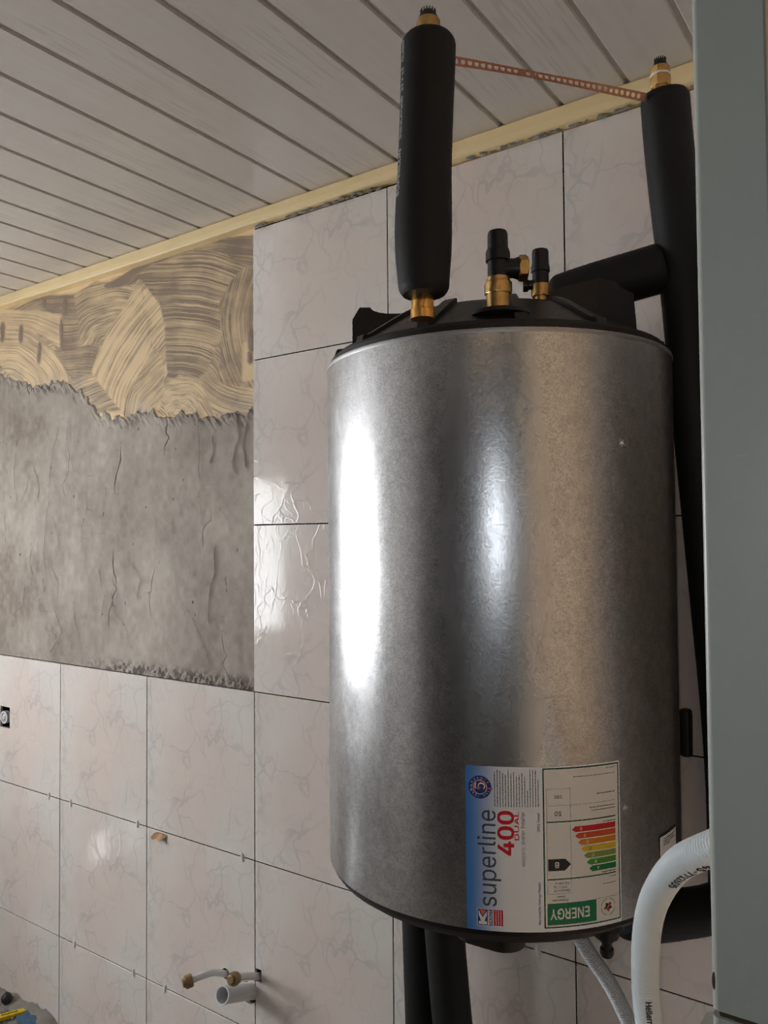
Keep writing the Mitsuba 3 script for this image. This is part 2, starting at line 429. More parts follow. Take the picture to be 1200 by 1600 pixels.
    slab = 0.0028 + 0.0022 * (n1(7, 5, 50) - 0.5) + 0.0007 * (n1(40, 22, 51) - 0.5) * np.clip(n1(3, 3, 52) * 3 - 0.9, 0, 1)
    tool = np.clip(1 - below / 0.045, 0, 1) * m
    gouge = npfbm(np.stack([X * 120 + Z * 95, Z * 38 - X * 20, X * 0], -1), 3, 55)
    slab = slab + tool * 0.0085 * (gouge - 0.42)
    tone = 0.45 + 1.7 * (n1(5, 4, 60) - 0.5) + 0.7 * (n1(16, 9, 61) - 0.5) + 0.9 * (n1(60, 45, 62) - 0.5)
    dark = np.zeros_like(X)
    # trowel laps: stepped edges that wander down the render
    r = np.random.default_rng(12)
    def lap(pts, tall, width, ink=1.0):
        nonlocal slab, dark
        pts = np.array(pts, float)
        n = 14 * len(pts)
        t = np.linspace(0, 1, n)
        q = np.stack([np.interp(t, np.linspace(0, 1, len(pts)), pts[:, i]) for i in (0, 1)], 1)
        q += np.cumsum(r.normal(0, 0.0016, q.shape), 0) * 0.5
        line = sg.LineString(q)
        x0, y0, x1, y1 = line.bounds
        near = (X > x0 - 0.06) & (X < x1 + 0.06) & (Z > y0 - 0.03) & (Z < y1 + 0.03)
        pt = shapely.points(X[near], Z[near])
        d = shapely.distance(pt, line)
        # which side: by x of the line at this height (laps run mostly upright)
        o = np.argsort(q[:, 1])
        side = X[near] - np.interp(Z[near], q[o, 1], q[o, 0])
        fade = np.exp(-(d / width) ** 1.2)
        slab[near] += 1.7 * tall * np.where(side > 0, fade, -0.25 * np.exp(-(d / 0.0035) ** 2))
        dark[near] = np.maximum(dark[near], ink * np.exp(-(d / 0.0021) ** 2) * np.clip(1.5 * npnoise(np.stack([X[near] * 60, Z[near] * 60, X[near] * 0], -1), 77) - 0.2, 0, 1))
    for pts, tall, w in (
        ([(-0.02, 1.98), (-0.06, 1.88), (-0.075, 1.76), (-0.10, 1.62), (-0.08, 1.52), (-0.12, 1.46)], 0.0030, 0.030),
        ([(0.02, 1.97), (0.035, 1.90), (0.05, 1.86)], 0.002, 0.02),
        ([(-0.05, 1.45), (-0.02, 1.40), (0.0, 1.36), (-0.06, 1.30)], 0.0028, 0.02),
        ([(0.06, 1.46), (0.07, 1.40), (0.10, 1.345)], 0.002, 0.012),
        ([(0.24, 1.50), (0.26, 1.44), (0.30, 1.40)], 0.0022, 0.012),
        ([(0.33, 1.58), (0.37, 1.53), (0.355, 1.49)], 0.0025, 0.012),
        ([(0.60, 1.96), (0.605, 1.88), (0.608, 1.80)], 0.0018, 0.03),
        ([(0.66, 1.62), (0.665, 1.56), (0.645, 1.50), (0.640, 1.44)], 0.0030, 0.012),
        ([(0.735, 1.96), (0.75, 1.90), (0.725, 1.83), (0.74, 1.80)], 0.0040, 0.010),
        ([(0.785, 1.96), (0.765, 1.88), (0.775, 1.82)], 0.0035, 0.008),
        ([(0.56, 1.46), (0.60, 1.40), (0.63, 1.34)], 0.0018, 0.02),
        ([(0.65, 1.90), (0.66, 1.86), (0.655, 1.835)], 0.0022, 0.006),
        ([(-0.20, 1.50), (-0.215, 1.44), (-0.28, 1.40)], 0.0026, 0.02),
        ([(-0.25, 1.96), (-0.27, 1.84), (-0.24, 1.74)], 0.002, 0.03),
        ([(0.12, 1.80), (0.125, 1.74), (0.10, 1.68)], 0.0018, 0.03),
        ([(0.18, 1.56), (0.205, 1.49), (0.19, 1.43)], 0.0016, 0.02)):
        lap(pts, tall, w)
    for i in range(46):
        x0, z0 = r.uniform(-0.34, 0.76), r.uniform(1.32, 1.96)
        L = r.uniform(0.03, 0.14)
        q_ = [(x0, z0)]
        for _ in range(3):
            q_.append((q_[-1][0] + r.normal(0, 0.016), q_[-1][1] - L / 3 * r.uniform(0.6, 1.4)))
        lap(q_, r.uniform(0.0003, 0.0008) * r.choice([-1, 1, 1]), r.uniform(0.008, 0.05), 0.3)
    # crumbs along the bottom edge and pits
    low = np.clip(1 - (Z - 1.284) / 0.034, 0, 1) * np.clip((X - 0.0) / 0.35, 0.12, 1) * np.clip(0.3 + 2.4 * (n1(6, 2, 71) - 0.3), 0.1, 1)
    cr = npfbm(P(120, 110), 3, 70)
    slab = slab + 0.007 * low * np.clip(cr - 0.42, 0, 1) * 2
    dark = np.maximum(dark, np.clip(1.5 * low, 0, 1) * np.clip((0.56 - cr) * 8, 0, 1))
    pit = np.clip((npfbm(P(90, 60), 2, 80) - 0.775) * 12, 0, 1)
    slab = slab - 0.002 * pit; dark = np.maximum(dark, 0.6 * pit)
    dark = np.maximum(dark, np.clip(tool * 1.3, 0, 1) * np.clip((0.47 - gouge) * 9, 0, 1) * np.clip(0.45 + 2.2 * (n1(9, 9, 57) - 0.4), 0.15, 1))
    H = h * (1 - m) + slab * m
    H = np.clip(H + 0.0004, 0.0002, 0.0083)
    H[:, -1] = 0; 
    cream, grey = np.array([0.74, 0.565, 0.345]), np.array([0.25, 0.190, 0.143])
    ca, cb = np.array([0.225, 0.186, 0.156]), np.array([0.435, 0.395, 0.345])
    up = cream + (grey - cream) * g[..., None]
    up *= (1 - 0.06 * (n1(30, 30, 90) - 0.5))[..., None]
    lo = ca + (cb - ca) * np.clip(tone, 0, 1)[..., None]
    lo = lo * (1 - 0.72 * dark)[..., None]
    film = np.clip((n1(16, 16, 95) - 0.45) * 3, 0, 1) * np.clip(1 - (Z - edge) / 0.06, 0, 1) * (1 - m)
    up = up * (1 - 0.6 * film[..., None]) + np.array([0.42, 0.40, 0.37]) * 0.6 * film[..., None]
    col = up * (1 - m[..., None]) + lo * m[..., None]
    V3 = np.stack([X, 0.0085 - H, Z], -1).reshape(-1, 3)
    nx, nz = len(xs), len(zs)
    i, j = np.meshgrid(np.arange(nz - 1), np.arange(nx - 1), indexing='ij')
    a = i * nx + j
    q = np.stack([a, a + 1, a + nx + 1, a + nx], -1).reshape(-1, 4)
    f = np.vstack([q[:, [0, 1, 2]], q[:, [0, 2, 3]]])
    return trimesh.Trimesh(V3, f, process=False), col.reshape(-1, 3)


pm, pc = plaster_patch()
put('wall_back__plaster', pm, 'render_wall', smooth=True, color=np.clip(pc, 0.01, 1))
labels['wall_back__plaster'] = {'label': 'bare grey cement plaster with swirls of tile adhesive combed over cream paint at its top'}

# plumbing box sunk in the tile at the frame's left edge
put('wall_back__pipe_box', join(pipe_wall(Path([(-0.304, 0.0085, 1.082), (-0.304, -0.004, 1.082)], 4), 0.020, 0.014, 24), lathe([(0, 0), (0.012, 0), (0.012, 0.006), (0.007, 0.010), (0, 0.010)], 20).apply_transform(
    trimesh.transformations.rotation_matrix(PI / 2, [1, 0, 0])).apply_translation([-0.304, 0.004, 1.082])), 'grey_pipe', smooth=35)
labels['wall_back__pipe_box'] = {'label': 'grey plastic pipe end sunk in a hole cut in the tile'}

# ceiling boards, running away from the tiled wall
put('ceiling', box(XL - 0.1, 3.3, YF - 0.1, 0.12, ZC + 0.013, ZC + 0.06), 'board')
struct('ceiling', 'ceiling of long pale plastic tongue and groove boards')
J0, JW = -0.218, 0.1219
for i, kk in enumerate(range(-6, 19)):
    x0 = J0 + kk * JW
    x1 = x0 + JW
    x0, x1 = max(x0, XL), min(x1, XR)
    # cross-section: flat face, small lip, recessed groove
    gw = 0.0095
    prof = [(x0, ZC), (x1 - gw - 0.0015, ZC), (x1 - gw, ZC + 0.0015), (x1 - gw, ZC + 0.006), (x1, ZC + 0.006), (x1, ZC + 0.012), (x0, ZC + 0.012), (x0 - 0.0, ZC + 0.0015)]
    prof = [(x0 + 0.0015, ZC)] + prof[1:]
    m = trimesh.creation.extrude_polygon(sg.Polygon(prof), 0 - YF, engine='earcut')
    m.apply_transform([[1, 0, 0, 0], [0, 0, 1, YF], [0, 1, 0, 0], [0, 0, 0, 1]])
    if m.volume < 0: m.invert()
    put(numbered('ceiling__board', i), m, 'board')

# cornice batten between ceiling and wall
def cornice():
    xs = np.arange(XL, XR, 0.006)
    z_lo = 2.403 + 0.0022 * (npnoise(np.stack([xs * 5, xs * 0, xs * 0], -1), 3) - 0.5) * 2
    prof = lambda zl: [(0.008, zl), (-0.018, zl), (-0.022, zl + 0.004), (-0.0235, zl + 0.012), (-0.0225, ZC - 0.004), (-0.019, ZC - 0.0006), (0.008, ZC - 0.0006)]
    V, n = [], 7
    for x, zl in zip(xs, z_lo):
        V += [(x, y, z) for y, z in prof(zl)]
    f = []
    for i in range(len(xs) - 1):
        for j in range(n):
            a, b = i * n + j, i * n + (j + 1) % n
            f += [(a, b, b + n), (a, b + n, a + n)]
    m = trimesh.Trimesh(np.array(V), np.array(f), process=False)
    return m


put('trim_1', cornice(), 'cream_paint')
struct('trim_1', 'cream painted wooden cornice strip between the ceiling boards and the wall')
cr = []
r = np.random.default_rng(8)
for i in range(150):
    x = r.choice([r.uniform(0.82, 1.2), r.uniform(1.4, 2.0)])
    s = r.uniform(0.0015, 0.0045)
    b = trimesh.creation.icosphere(1, 1.0)
    b.vertices *= np.array([s * r.uniform(1, 3), s * 0.8, s * 0.7]) * r.uniform(0.8, 1.2, (len(b.vertices), 1))
    b.apply_translation([x, r.uniform(-0.012, -0.002), 2.402 - r.uniform(0, 0.004)])
    cr.append(b)
put('trim_1__filler', join(*cr), 'floor_screed')
labels['trim_1__filler'] = {'label': 'crumbs of grey filler along the lower edge of the cornice', 'kind': 'stuff'}

# side, front walls, floor, doorway (the picture is taken from inside the doorway)
def panel(x0, x1, y0, y1, z0, z1): return box(x0, x1, y0, y1, z0, z1)
wy0, wy1, wz0, wz1 = -2.02, -0.58, 1.11, 2.00      # window opening in the left wall
lw = [panel(XL - 0.1, XL, YF - 0.1, wy0, FL, ZC + 0.01), panel(XL - 0.1, XL, wy1, 0.008, FL + 0.15, ZC + 0.01), panel(XL - 0.1, XL, wy0, wy1, FL + 0.15, wz0), panel(XL - 0.1, XL, wy0, wy1, wz1, ZC + 0.01),
      panel(XL - 0.1, XL, wy0, -0.955, FL, FL + 0.15), panel(XL - 0.1, XL, -0.92, -0.80, FL, FL + 0.15), panel(XL - 0.1, XL, -0.755, 0.008, FL, FL + 0.15)]
put('wall_left', join(*lw), 'grey_paint'); struct('wall_left', 'grey painted left wall with a window')
put('wall_front', panel(XL - 0.1, XR, YF - 0.1, YF, FL, ZC + 0.01), 'grey_paint'); struct('wall_front', 'grey painted wall behind the viewer')
put('door_2', join(*[cbox(0.62 + i * 0.35, 0.62 + i * 0.35 + 0.345, YF - 0.002, YF + 0.03, FL, 2.30, .004) for i in range(4)]), 'dark_wood'); struct('door_2', 'dark wooden folding doors in the wall behind the viewer')
DJ, DN, DH = -0.83, -1.76, 2.08
put('wall_right', join(panel(XR, 2.18, DJ + 0.004, 0.0084, FL, ZC + 0.01), panel(XR, 2.18, DN - 0.004, DJ + 0.004, DH + 0.004, ZC + 0.01)), 'tan_paint')
put('wall_right__far_length', panel(XR, 2.18, YF - 0.1, DN - 0.004, FL, ZC + 0.01), 'corridor_paint')
struct('wall_right', 'tan painted right wall with the doorway')
for i, (a, b, z0, z1) in enumerate([(y0, y1, z0, z1) for (y0, y1) in ((-0.44, -0.401), (-0.399, -0.009)) for (z0, z1) in rows + up_rows]):
    put(numbered('wall_right__tile', i), cbox(XR - 0.008, XR, a + G, b - G, max(z0, FL) + G, z1 - G, 0.0007), 'tile_glaze')
put('wall_corridor', join(panel(3.2, 3.3, YF - 0.1, 0.12, FL, ZC + 0.01), panel(2.18, 3.2, YF - 0.1, YF, FL, ZC + 0.01), panel(2.2, 3.2, 0.02, 0.12, FL, ZC + 0.01)), 'corridor_paint')
struct('wall_corridor', 'dim walls of the corridor behind the doorway')
put('floor', panel(XL - 0.1, 3.3, YF - 0.1, 0.05, FL - 0.05, FL), 'floor_screed'); struct('floor', 'rough grey screed floor')

# window in the left wall: wooden frame, frosted panes lit by daylight
fr = [cbox(XL - 0.07, XL - 0.01, wy0, wy1, wz0, wz0 + 0.035, .003), cbox(XL - 0.07, XL - 0.01, wy0, wy1, wz1 - 0.035, wz1, .003),
      cbox(XL - 0.07, XL - 0.01, wy0, wy0 + 0.035, wz0 + 0.035, wz1 - 0.035, .003), cbox(XL - 0.07, XL - 0.01, wy1 - 0.035, wy1, wz0 + 0.035, wz1 - 0.035, .003),
      cbox(XL - 0.07, XL - 0.01, -1.32, -1.28, wz0 + 0.035, wz1 - 0.035, .003)]
put('window_1', join(*fr), 'wood_frame'); struct('window_1', 'wooden window with two frosted panes in the left wall')
for i, (a, b) in enumerate(((wy0 + 0.035, -1.32), (-1.28, wy1 - 0.035))):
    put(numbered('window_1__pane', i), box(XL - 0.050, XL - 0.044, a, b, wz0 + 0.035, wz1 - 0.035), 'white_seal', emitter={'type': 'area', 'radiance': {'type': 'rgb', 'value': WINDOW_RADIANCE}})
for i, (a, b, zz) in enumerate(((-0.80, -0.755, FL + 0.15), (-0.955, -0.92, FL + 0.15))):
    key = f'window_{i + 2}'
    put(key, box(XL - 0.05, XL - 0.044, a, b, FL, zz), 'white_seal', emitter={'type': 'area', 'radiance': {'type': 'rgb', 'value': WINDOW_RADIANCE}})
    struct(key, 'narrow daylight slot low in the left wall')

# pressed-steel door frame: far jamb of the doorway
def steel_jamb():
    rr = 0.0045
    arc = [(2.0318 + rr - rr * math.cos(t), DJ + rr - rr * math.sin(t)) for t in np.linspace(0, PI / 2, 8)]
    prof = [(2.0318, DJ + 0.055)] + arc + [(2.0762, DJ), (2.0772, DJ + 0.001), (2.0772, DJ + 0.016), (2.150, DJ + 0.016), (2.150, DJ + 0.055), (2.148, DJ + 0.055), (2.148, DJ + 0.018), (2.0752, DJ + 0.018), (2.0752, DJ + 0.0025), (2.045, DJ + 0.0025), (2.045, DJ + 0.055)]
    m = trimesh.creation.extrude_polygon(sg.Polygon(prof), DH - 1.3365, engine='earcut')
    m.apply_translation([0, 0, 1.3365])
    low = trimesh.creation.extrude_polygon(sg.Polygon(prof), 1.3320 - FL, engine='earcut'); low.apply_translation([0, 0, FL])
    return m, low


ju, jl = steel_jamb()
put('door_1', join(ju, box(2.034, 2.15, DN, DJ, DH, DH + 0.003), box(2.034, 2.15, DN - 0.002, DN, FL, DH)), 'steel_paint', smooth=30)
put('door_1__joint', box(2.036, 2.148, DJ + 0.003, DJ + 0.012, 1.330, 1.339), 'rust'); labels['door_1__joint'] = {'label': 'dark rusty joint across the jamb'}
struct('door_1', 'grey painted pressed steel door frame at the right edge')
put('door_1__lower_jamb', jl, 'steel_paint', smooth=30)
labels['door_1__lower_jamb'] = {'label': 'lower length of the grey steel jamb below a rusty joint'}
br = to_tri(m3.Manifold.batch_hull([m3.Manifold.cylinder(0.030, 0.007, 0.007, 28).translate([x, y, 1.2850]) for x, y in ((2.0275, DJ - 0.004), (2.0275, DJ + 0.03), (2.075, DJ - 0.004), (2.075, DJ + 0.03))]))
put('door_1__strike_box', br, 'steel_paint', smooth=40)
labels['door_1__strike_box'] = {'label': 'rounded grey steel strike box at the foot of the jamb'}
put('door_1__rust_spot', join(*[trimesh.creation.icosphere(2, 1).apply_scale(s).apply_translation(p) for s, p in (
    ([0.0018, 0.0008, 0.0062], [2.0338, DJ + 0.0012, 1.3545]), ([0.0009, 0.0007, 0.0022], [2.0325, DJ + 0.0032, 1.3895]), ([0.0008, 0.0006, 0.002], [2.0325, DJ + 0.003, 1.4895]), ([0.0007, 0.0005, 0.0016], [2.0328, DJ + 0.0028, 1.7940]))]), 'rust', smooth=True)

# ------------------------------------------------------------------ water heater
HX, HY, HR, HB, HT = 1.6006, -0.2866, 0.2581, 1.1732, 1.8995


def heater_jacket():
    nth, nz = 400, 160
    th = np.linspace(0, 2 * PI, nth, endpoint=False)
    zs = np.linspace(HB, HT, nz)
    TH, ZZ = np.meshgrid(th, zs)
    q = np.stack([np.cos(TH) * 2.2, np.sin(TH) * 2.2, ZZ * 2.4], -1)
    R = HR + 0.0010 * (npfbm(q, 2, 6) - 0.5) + 0.00035 * (npfbm(q * 4, 2, 8) - 0.5)
    # shallow dents
    for (a, z, w, d) in ((-55.5, 1.80, 0.010, 0.0006), (-104, 1.26, 0.03, 0.0007), (-97, 1.21, 0.035, -0.0006), (-112, 1.40, 0.03, 0.0006)):
        s = (np.degrees(TH) + 180 - a - 180 + 540) % 360 - 180
        R -= d * np.exp(-((s * PI / 180 * HR) ** 2 + (ZZ - z) ** 2) / w ** 2)
    V = np.stack([HX + R * np.cos(TH), HY + R * np.sin(TH), ZZ], -1).reshape(-1, 3)
    i, j = np.meshgrid(np.arange(nz - 1), np.arange(nth), indexing='ij')
    a, b = i * nth + j, i * nth + (j + 1) % nth
    f = np.vstack([np.stack([a, b, b + nth], -1).reshape(-1, 3), np.stack([a, b + nth, a + nth], -1).reshape(-1, 3)])
    return trimesh.Trimesh(V, f, process=False)


tag('water_heater', 'large galvanised steel electric water heater hung upright on the half tiled wall', 'water heater')
put('water_heater__jacket', heater_jacket(), 'zinc', smooth=True)
labels['water_heater__jacket'] = {'label': 'smeared shiny galvanised steel jacket'}
rim = [(HR - 0.010, HT - 0.004), (HR + 0.0004, HT - 0.004), (HR + 0.0012, HT - 0.0005), (HR + 0.0006, HT + 0.0016), (HR - 0.0012, HT + 0.0022), (HR - 0.010, HT + 0.0018), (HR - 0.010, HT - 0.004)]
put('water_heater__rim', lathe(rim, 256, (HX, HY, 0)), 'rim_steel', smooth=50)
labels['water_heater__rim'] = {'label': 'rolled steel rim at the top of the jacket'}
cap = [(0, 1.900), (0.2535, 1.894), (0.2535, 1.909), (0.249, 1.914), (0.240, 1.917), (0.172, 1.960), (0.160, 1.966), (0.120, 1.971), (0.118, 1.967), (0.06, 1.966), (0, 1.966)]
put('water_heater__top_cap', lathe([(r, z) for r, z in cap], 128, (HX, HY, 0)), 'black_plastic', smooth=28)
labels['water_heater__top_cap'] = {'label': 'black ribbed plastic top cap'}
ribs = 0
for a in (-158, -132, -110, -84, -55, -30, 15, 60, 105, 150):
    pr = [(0.158, 1.955), (0.247, 1.898), (0.250, 1.913), (0.247, 1.922), (0.238, 1.9235), (0.173, 1.9655), (0.162, 1.9715), (0.158, 1.972)]
    m = trimesh.creation.extrude_polygon(sg.Polygon(pr), 0.016, engine='earcut')
    m.apply_transform([[1, 0, 0, 0], [0, 0, 1, -0.008], [0, 1, 0, 0], [0, 0, 0, 1]])
    if m.volume < 0: m.invert()
    m.apply_transform(trimesh.transformations.rotation_matrix(math.radians(a), [0, 0, 1])); m.apply_translation([HX, HY, 0])
    put(numbered('water_heater__top_cap__rib', ribs), m, 'black_plastic'); ribs += 1


def extr_xz(poly, thick, origin, yaw):
    """polygon (u, z) extruded by thick along its normal; u runs along the yaw direction"""
    m = trimesh.creation.extrude_polygon(sg.Polygon(poly), thick, engine='earcut')
    m.apply_transform([[1, 0, 0, 0], [0, 0, 1, 0], [0, 1, 0, 0], [0, 0, 0, 1]])
    if m.volume < 0: m.invert()
    m.apply_transform(trimesh.transformations.rotation_matrix(yaw, [0, 0, 1])); m.apply_translation(origin)
    return m


# wall-hook housings on the cap: left one with a scooped top, right one a solid wedge
arc = [(0.030 + 0.036 - 0.036 * math.cos(t), 2.024 - 0.011 * math.sin(t)) for t in np.linspace(0.12, PI / 2, 8)]
lb = [(0.0, 1.93), (0.0, 2.004), (0.012, 2.024), (0.029, 2.024)] + arc + [(0.092, 2.013), (0.094, 2.019), (0.155, 2.019), (0.155, 1.95)]
put('water_heater__hook_housing', join(extr_xz(lb, 0.006, (1.375, -0.353, 0), math.radians(34)), extr_xz([(0, 1.93), (0, 2.004), (0.012, 2.024), (0.030, 2.024), (0.030, 1.93)], 0.07, (1.375, -0.353, 0), math.radians(34))), 'black_plastic')
labels['water_heater__hook_housing'] = {'label': 'black housing with a scooped top'}
rb = [(0.0, 1.982), (0.0, 1.996), (0.010, 2.000), (0.074, 2.016), (0.074, 1.930), (0.030, 1.965)]
m1 = extr_xz(rb, 0.045, (1.704, -0.322, 0), math.radians(36))
m2 = extr_xz([(0, 1.925), (0, 2.016), (0.054, 2.010), (0.060, 1.935)], 0.08, (1.764, -0.279, 0), math.radians(46))
put('water_heater__hook_housing_001', join(m1, m2), 'black_plastic')
labels['water_heater__hook_housing_001'] = {'label': 'solid black wedge shaped housing'}
# bottom cap, element cover, drain spigot
bc = [(0, 1.172), (0.2545, 1.176), (0.2545, 1.166), (0.250, 1.160), (0.243, 1.1585), (0.236, 1.150), (0.225, 1.147), (0.10, 1.140), (0, 1.140)]
put('water_heater__bottom_cap', lathe(bc[::-1], 128, (HX, HY, 0)), 'black_plastic', smooth=28)
labels['water_heater__bottom_cap'] = {'label': 'black plastic bottom cap'}
ec = to_tri(m3.Manifold.batch_hull([m3.Manifold.cylinder(0.034, 0.028, 0.033, 40).translate([x, y, 1.1125]) for x, y in ((1.640, -0.430), (1.590, -0.400), (1.676, -0.428))]))
put('water_heater__element_cover', join(ec, cbox(1.606, 1.616, -0.470, -0.43, 1.122, 1.150, .002)), 'black_plastic', smooth=35)
labels['water_heater__element_cover'] = {'label': 'rounded black cover under the bottom cap'}
put('water_heater__drain_spigot', lathe([(0, 1.116), (0.0065, 1.117), (0.0085, 1.121), (0.0085, 1.127), (0.0062, 1.130), (0.0062, 1.134), (0.0082, 1.136), (0.0095, 1.140), (0.015, 1.142), (0.016, 1.152), (0.022, 1.155), (0.022, 1.162), (0, 1.163)], 32, (1.803, -0.395, 0)), 'black_plastic', smooth=35)
labels['water_heater__drain_spigot'] = {'label': 'small black barbed drain spigot'}
put('water_heater__side_bracket', rbox((0.018, 0.02, 0.075), 0.006).apply_translation([1.822, -0.082, 1.335]), 'black_plastic', smooth=40)
for i, (a, z) in enumerate(((-24.42, 1.7618), (-25.7, 1.306))):
    m = join(hexnut(0.0055, 0, 0.004), lathe([(0, 0), (0.0072, 0), (0.0072, 0.0012), (0, 0.0012)], 24))
    m.apply_transform(trimesh.transformations.rotation_matrix(PI / 2, [0, 1, 0])); m.apply_transform(trimesh.transformations.rotation_matrix(math.radians(a), [0, 0, 1]))
    m.apply_translation([HX + (HR - 0.0002) * math.cos(math.radians(a)), HY + (HR - 0.0002) * math.sin(math.radians(a)), z])
    put(numbered('water_heater__screw', i), m, 'zinc_plain', smooth=25)

# ---- the big printed label (sheet coordinates in mm: s to the right, t up, from its lower left corner)
def wrap(m, lift, size=5.0):
    m = fine(m, size)
    v = m.vertices
    th = math.radians(-72.0) + v[:, 0] / 1000 / HR
    r = HR + 0.0006 + (lift + v[:, 2]) / 1000
    return trimesh.Trimesh(np.stack([HX + r * np.cos(th), HY + r * np.sin(th), HB + 0.0003 + v[:, 1] / 1000], -1), m.faces, process=False)


def flat(poly, h=0.05):
    gs = getattr(poly, 'geoms', [poly])
    return join(*[trimesh.creation.extrude_polygon(q, h, engine='earcut') for q in gs])


def txt(s, height, at, turn, bold=False, width=None):
    """lettering on the sheet; turn in degrees, at = its start on the base line"""
    m = text_mesh(s, height, 0.05, bold)
    if width:
        m.apply_scale([width / m.bounds[1][0], 1, 1])
    m.apply_transform(trimesh.transformations.rotation_matrix(math.radians(turn), [0, 0, 1]))
    m.apply_translation([at[0], at[1], 0])
    return m


def rect(s0, s1, t0, t1): return flat(sg.box(s0, t0, s1, t1))


LB = 'water_heater__label'
put(LB, wrap(flat(sg.box(0, 0, 196, 195).buffer(-2).buffer(2)), 0.0), 'sheet_print', smooth=True)
labels[LB] = {'label': 'printed product and energy label sticker, blue on its left and white on its right'}
LAY = 0.12
def pr(name, meshes, mat, layer=1): put(f'{LB}__{name}', wrap(join(*meshes), LAY * layer, 4.0), mat)
disc = lambda c, r_, n=40: sg.Point(c).buffer(r_, quad_segs=n // 4)
ring_txt = []
def ring(s, c, rad, start, step, h):
    out = []
    for i, ch in enumerate(s):
        if ch == ' ': continue
        m = text_mesh(ch, h, 0.05, False)
        m.apply_translation([-m.bounds[1][0] / 2, 0, 0])
        a = start - i * step
        m.apply_transform(trimesh.transformations.rotation_matrix(a - PI / 2, [0, 0, 1]))
        m.apply_translation([c[0] + rad * math.cos(a), c[1] + rad * math.sin(a), 0])
        out.append(m)
    return out


SC = (17.6, 169.7)
pr('warranty_seal', [flat(disc(SC, 13.8))], 'print_navy')
pr('warranty_ring', [flat(disc(SC, 8.6).difference(disc(SC, 7.9)))] + ring('WARRANTY', SC, 9.6, math.radians(195), math.radians(23), 2.6) + ring('FIVE YEAR', SC, 9.6, math.radians(-5), math.radians(19), 2.6), 'print_white', 2)
five = txt('5', 11.5, (23.2, 165.8), 90, True)
pr('seal_number', [five], 'print_white', 3)
pr('seal_red', [txt('5', 14.0, (24.4, 165.0), 90, True), rect(11.0, 12.0, 164.5, 175), flat(disc((30.8, 168.4), 1.7))], 'print_red', 2)
pr('seal_number_navy', [txt('5', 9.6, (22.4, 166.4), 90, False)], 'print_navy', 4)
pr('name', [txt('superline', 21.5, (35.6, 27.5), 90, False, 115.5)], 'print_slate')
pr('number', [txt('400', 18.6, (57.0, 88.5), 90, True, 54)], 'print_red')
pr('number_bold', [txt('400', 18.6, (57.0 + dx, 88.5 + dy), 90, True, 54) for dx, dy in ((0.1, 0.5), (-0.1, -0.4))], 'print_red', 1.3)
pr('word', [txt('DUAL', 5.3, (63.4, 107), 90, True, 35.5)], 'print_red')
pr('line', [txt('electric water heater', 5.0, (70.3, 77.4), 90, False, 65)], 'print_slate')
pr('rating', [txt('IPX4 Rated', 3.0, (88.3, 118.2), 90, True, 21.8)], 'print_navy')
pr('ready', [txt('Renewable Energy Ready', 3.0, (88.2, 8.5), 90, True, 50.4)], 'print_navy')
# maker's mark: white K on navy with an orange corner, name strip, red bars
pr('mark_ground', [rect(12.6, 25.8, 5.4, 25.7), rect(25.8, 31.4, 5.4, 25.7)], 'print_white')
pr('mark_navy', [flat(sg.box(13.2, 6.0, 25.2, 25.2)), rect(26.2, 31.0, 6.0, 25.2)], 'print_navy', 2)
pr('mark_letter', [flat(sg.box(14.4, 7.2, 24.2, 11.0)), flat(sg.Polygon([(17.4, 11.0), (21.2, 11.0), (24.2, 18.0), (24.2, 23.6), (19.3, 15.4), (14.4, 23.6), (14.4, 18.0)]))], 'print_white', 3)
pr('mark_corner', [flat(sg.Polygon([(15.4, 24.6), (23.2, 24.6), (19.3, 17.4)]))], 'print_orange', 3.4)
pr('mark_name', [txt('KWIKOT', 3.9, (30.5, 6.8), 90, True, 17.6)], 'print_white', 3)
pr('mark_bars', [rect(32.4 + i * 2.9, 34.6 + i * 2.9, 6.4, 25.2) for i in range(4)], 'print_red', 2)
rl = np.random.default_rng(5)
def wordline(length, horizontal, at, h, sgn=1):
    out, x = [], 0.0
    while x < length:
        w = min(rl.uniform(1.4, 4.6), length - x)
        if w > 0.4:
            a, b = x, x + w
            out.append(rect(at[0], at[0] + h, at[1] + a, at[1] + b) if not horizontal else rect(at[0] - b, at[0] - a, at[1], at[1] + h))
        x += w + 0.75
    return out
tl = []
for i in range(13): tl += wordline([41, 44, 42, 40, 38, 43, 39, 41, 37, 38, 40, 37, 19][i], False, (34.6 + i * 3.25, 147.6), 1.15)
for i in range(4): tl += wordline([44, 43.5, 44, 32][i], False, (76.8 + i * 3.2, 147.8), 1.15)
pr('small_print', tl, 'print_slate')
# energy half: cream field, green frame, everything on it turned upside down
pr('energy_frame', [flat(sg.box(92.2, 4.2, 194.2, 193.2).buffer(-1).buffer(1))], 'print_dark_green')
pr('energy_field', [flat(sg.box(93.9, 5.8, 192.5, 191.5).buffer(-0.5).buffer(0.5))], 'print_cream', 2)
pr('energy_block', [rect(96.0, 158.3, 7.8, 33.2)], 'print_green', 3)
pr('energy_word', [txt('ENERGY', 12.0, (150.2, 26.4), 180, True, 51)], 'print_cream', 4)
pr('rule', [rect(96.4, 188, 128.4, 129.9)], 'print_dark_green', 3)
pr('rule_001', [rect(97, 187.5, 60.6, 62.1)], 'print_dark_green', 3)
thin = [rect(126.0, 126.4, 45, 168.3), rect(96.6, 126.2, 168.1, 168.5), rect(96.6, 188, 148.2, 148.6), rect(97.2, 126.2, 44.1, 44.5), rect(96.6, 97.0, 44.3, 168.3), rect(158.3, 191, 33.4, 33.8), rect(158.3, 158.7, 7.8, 33.4)]
pr('lines', thin, 'print_grey', 3)
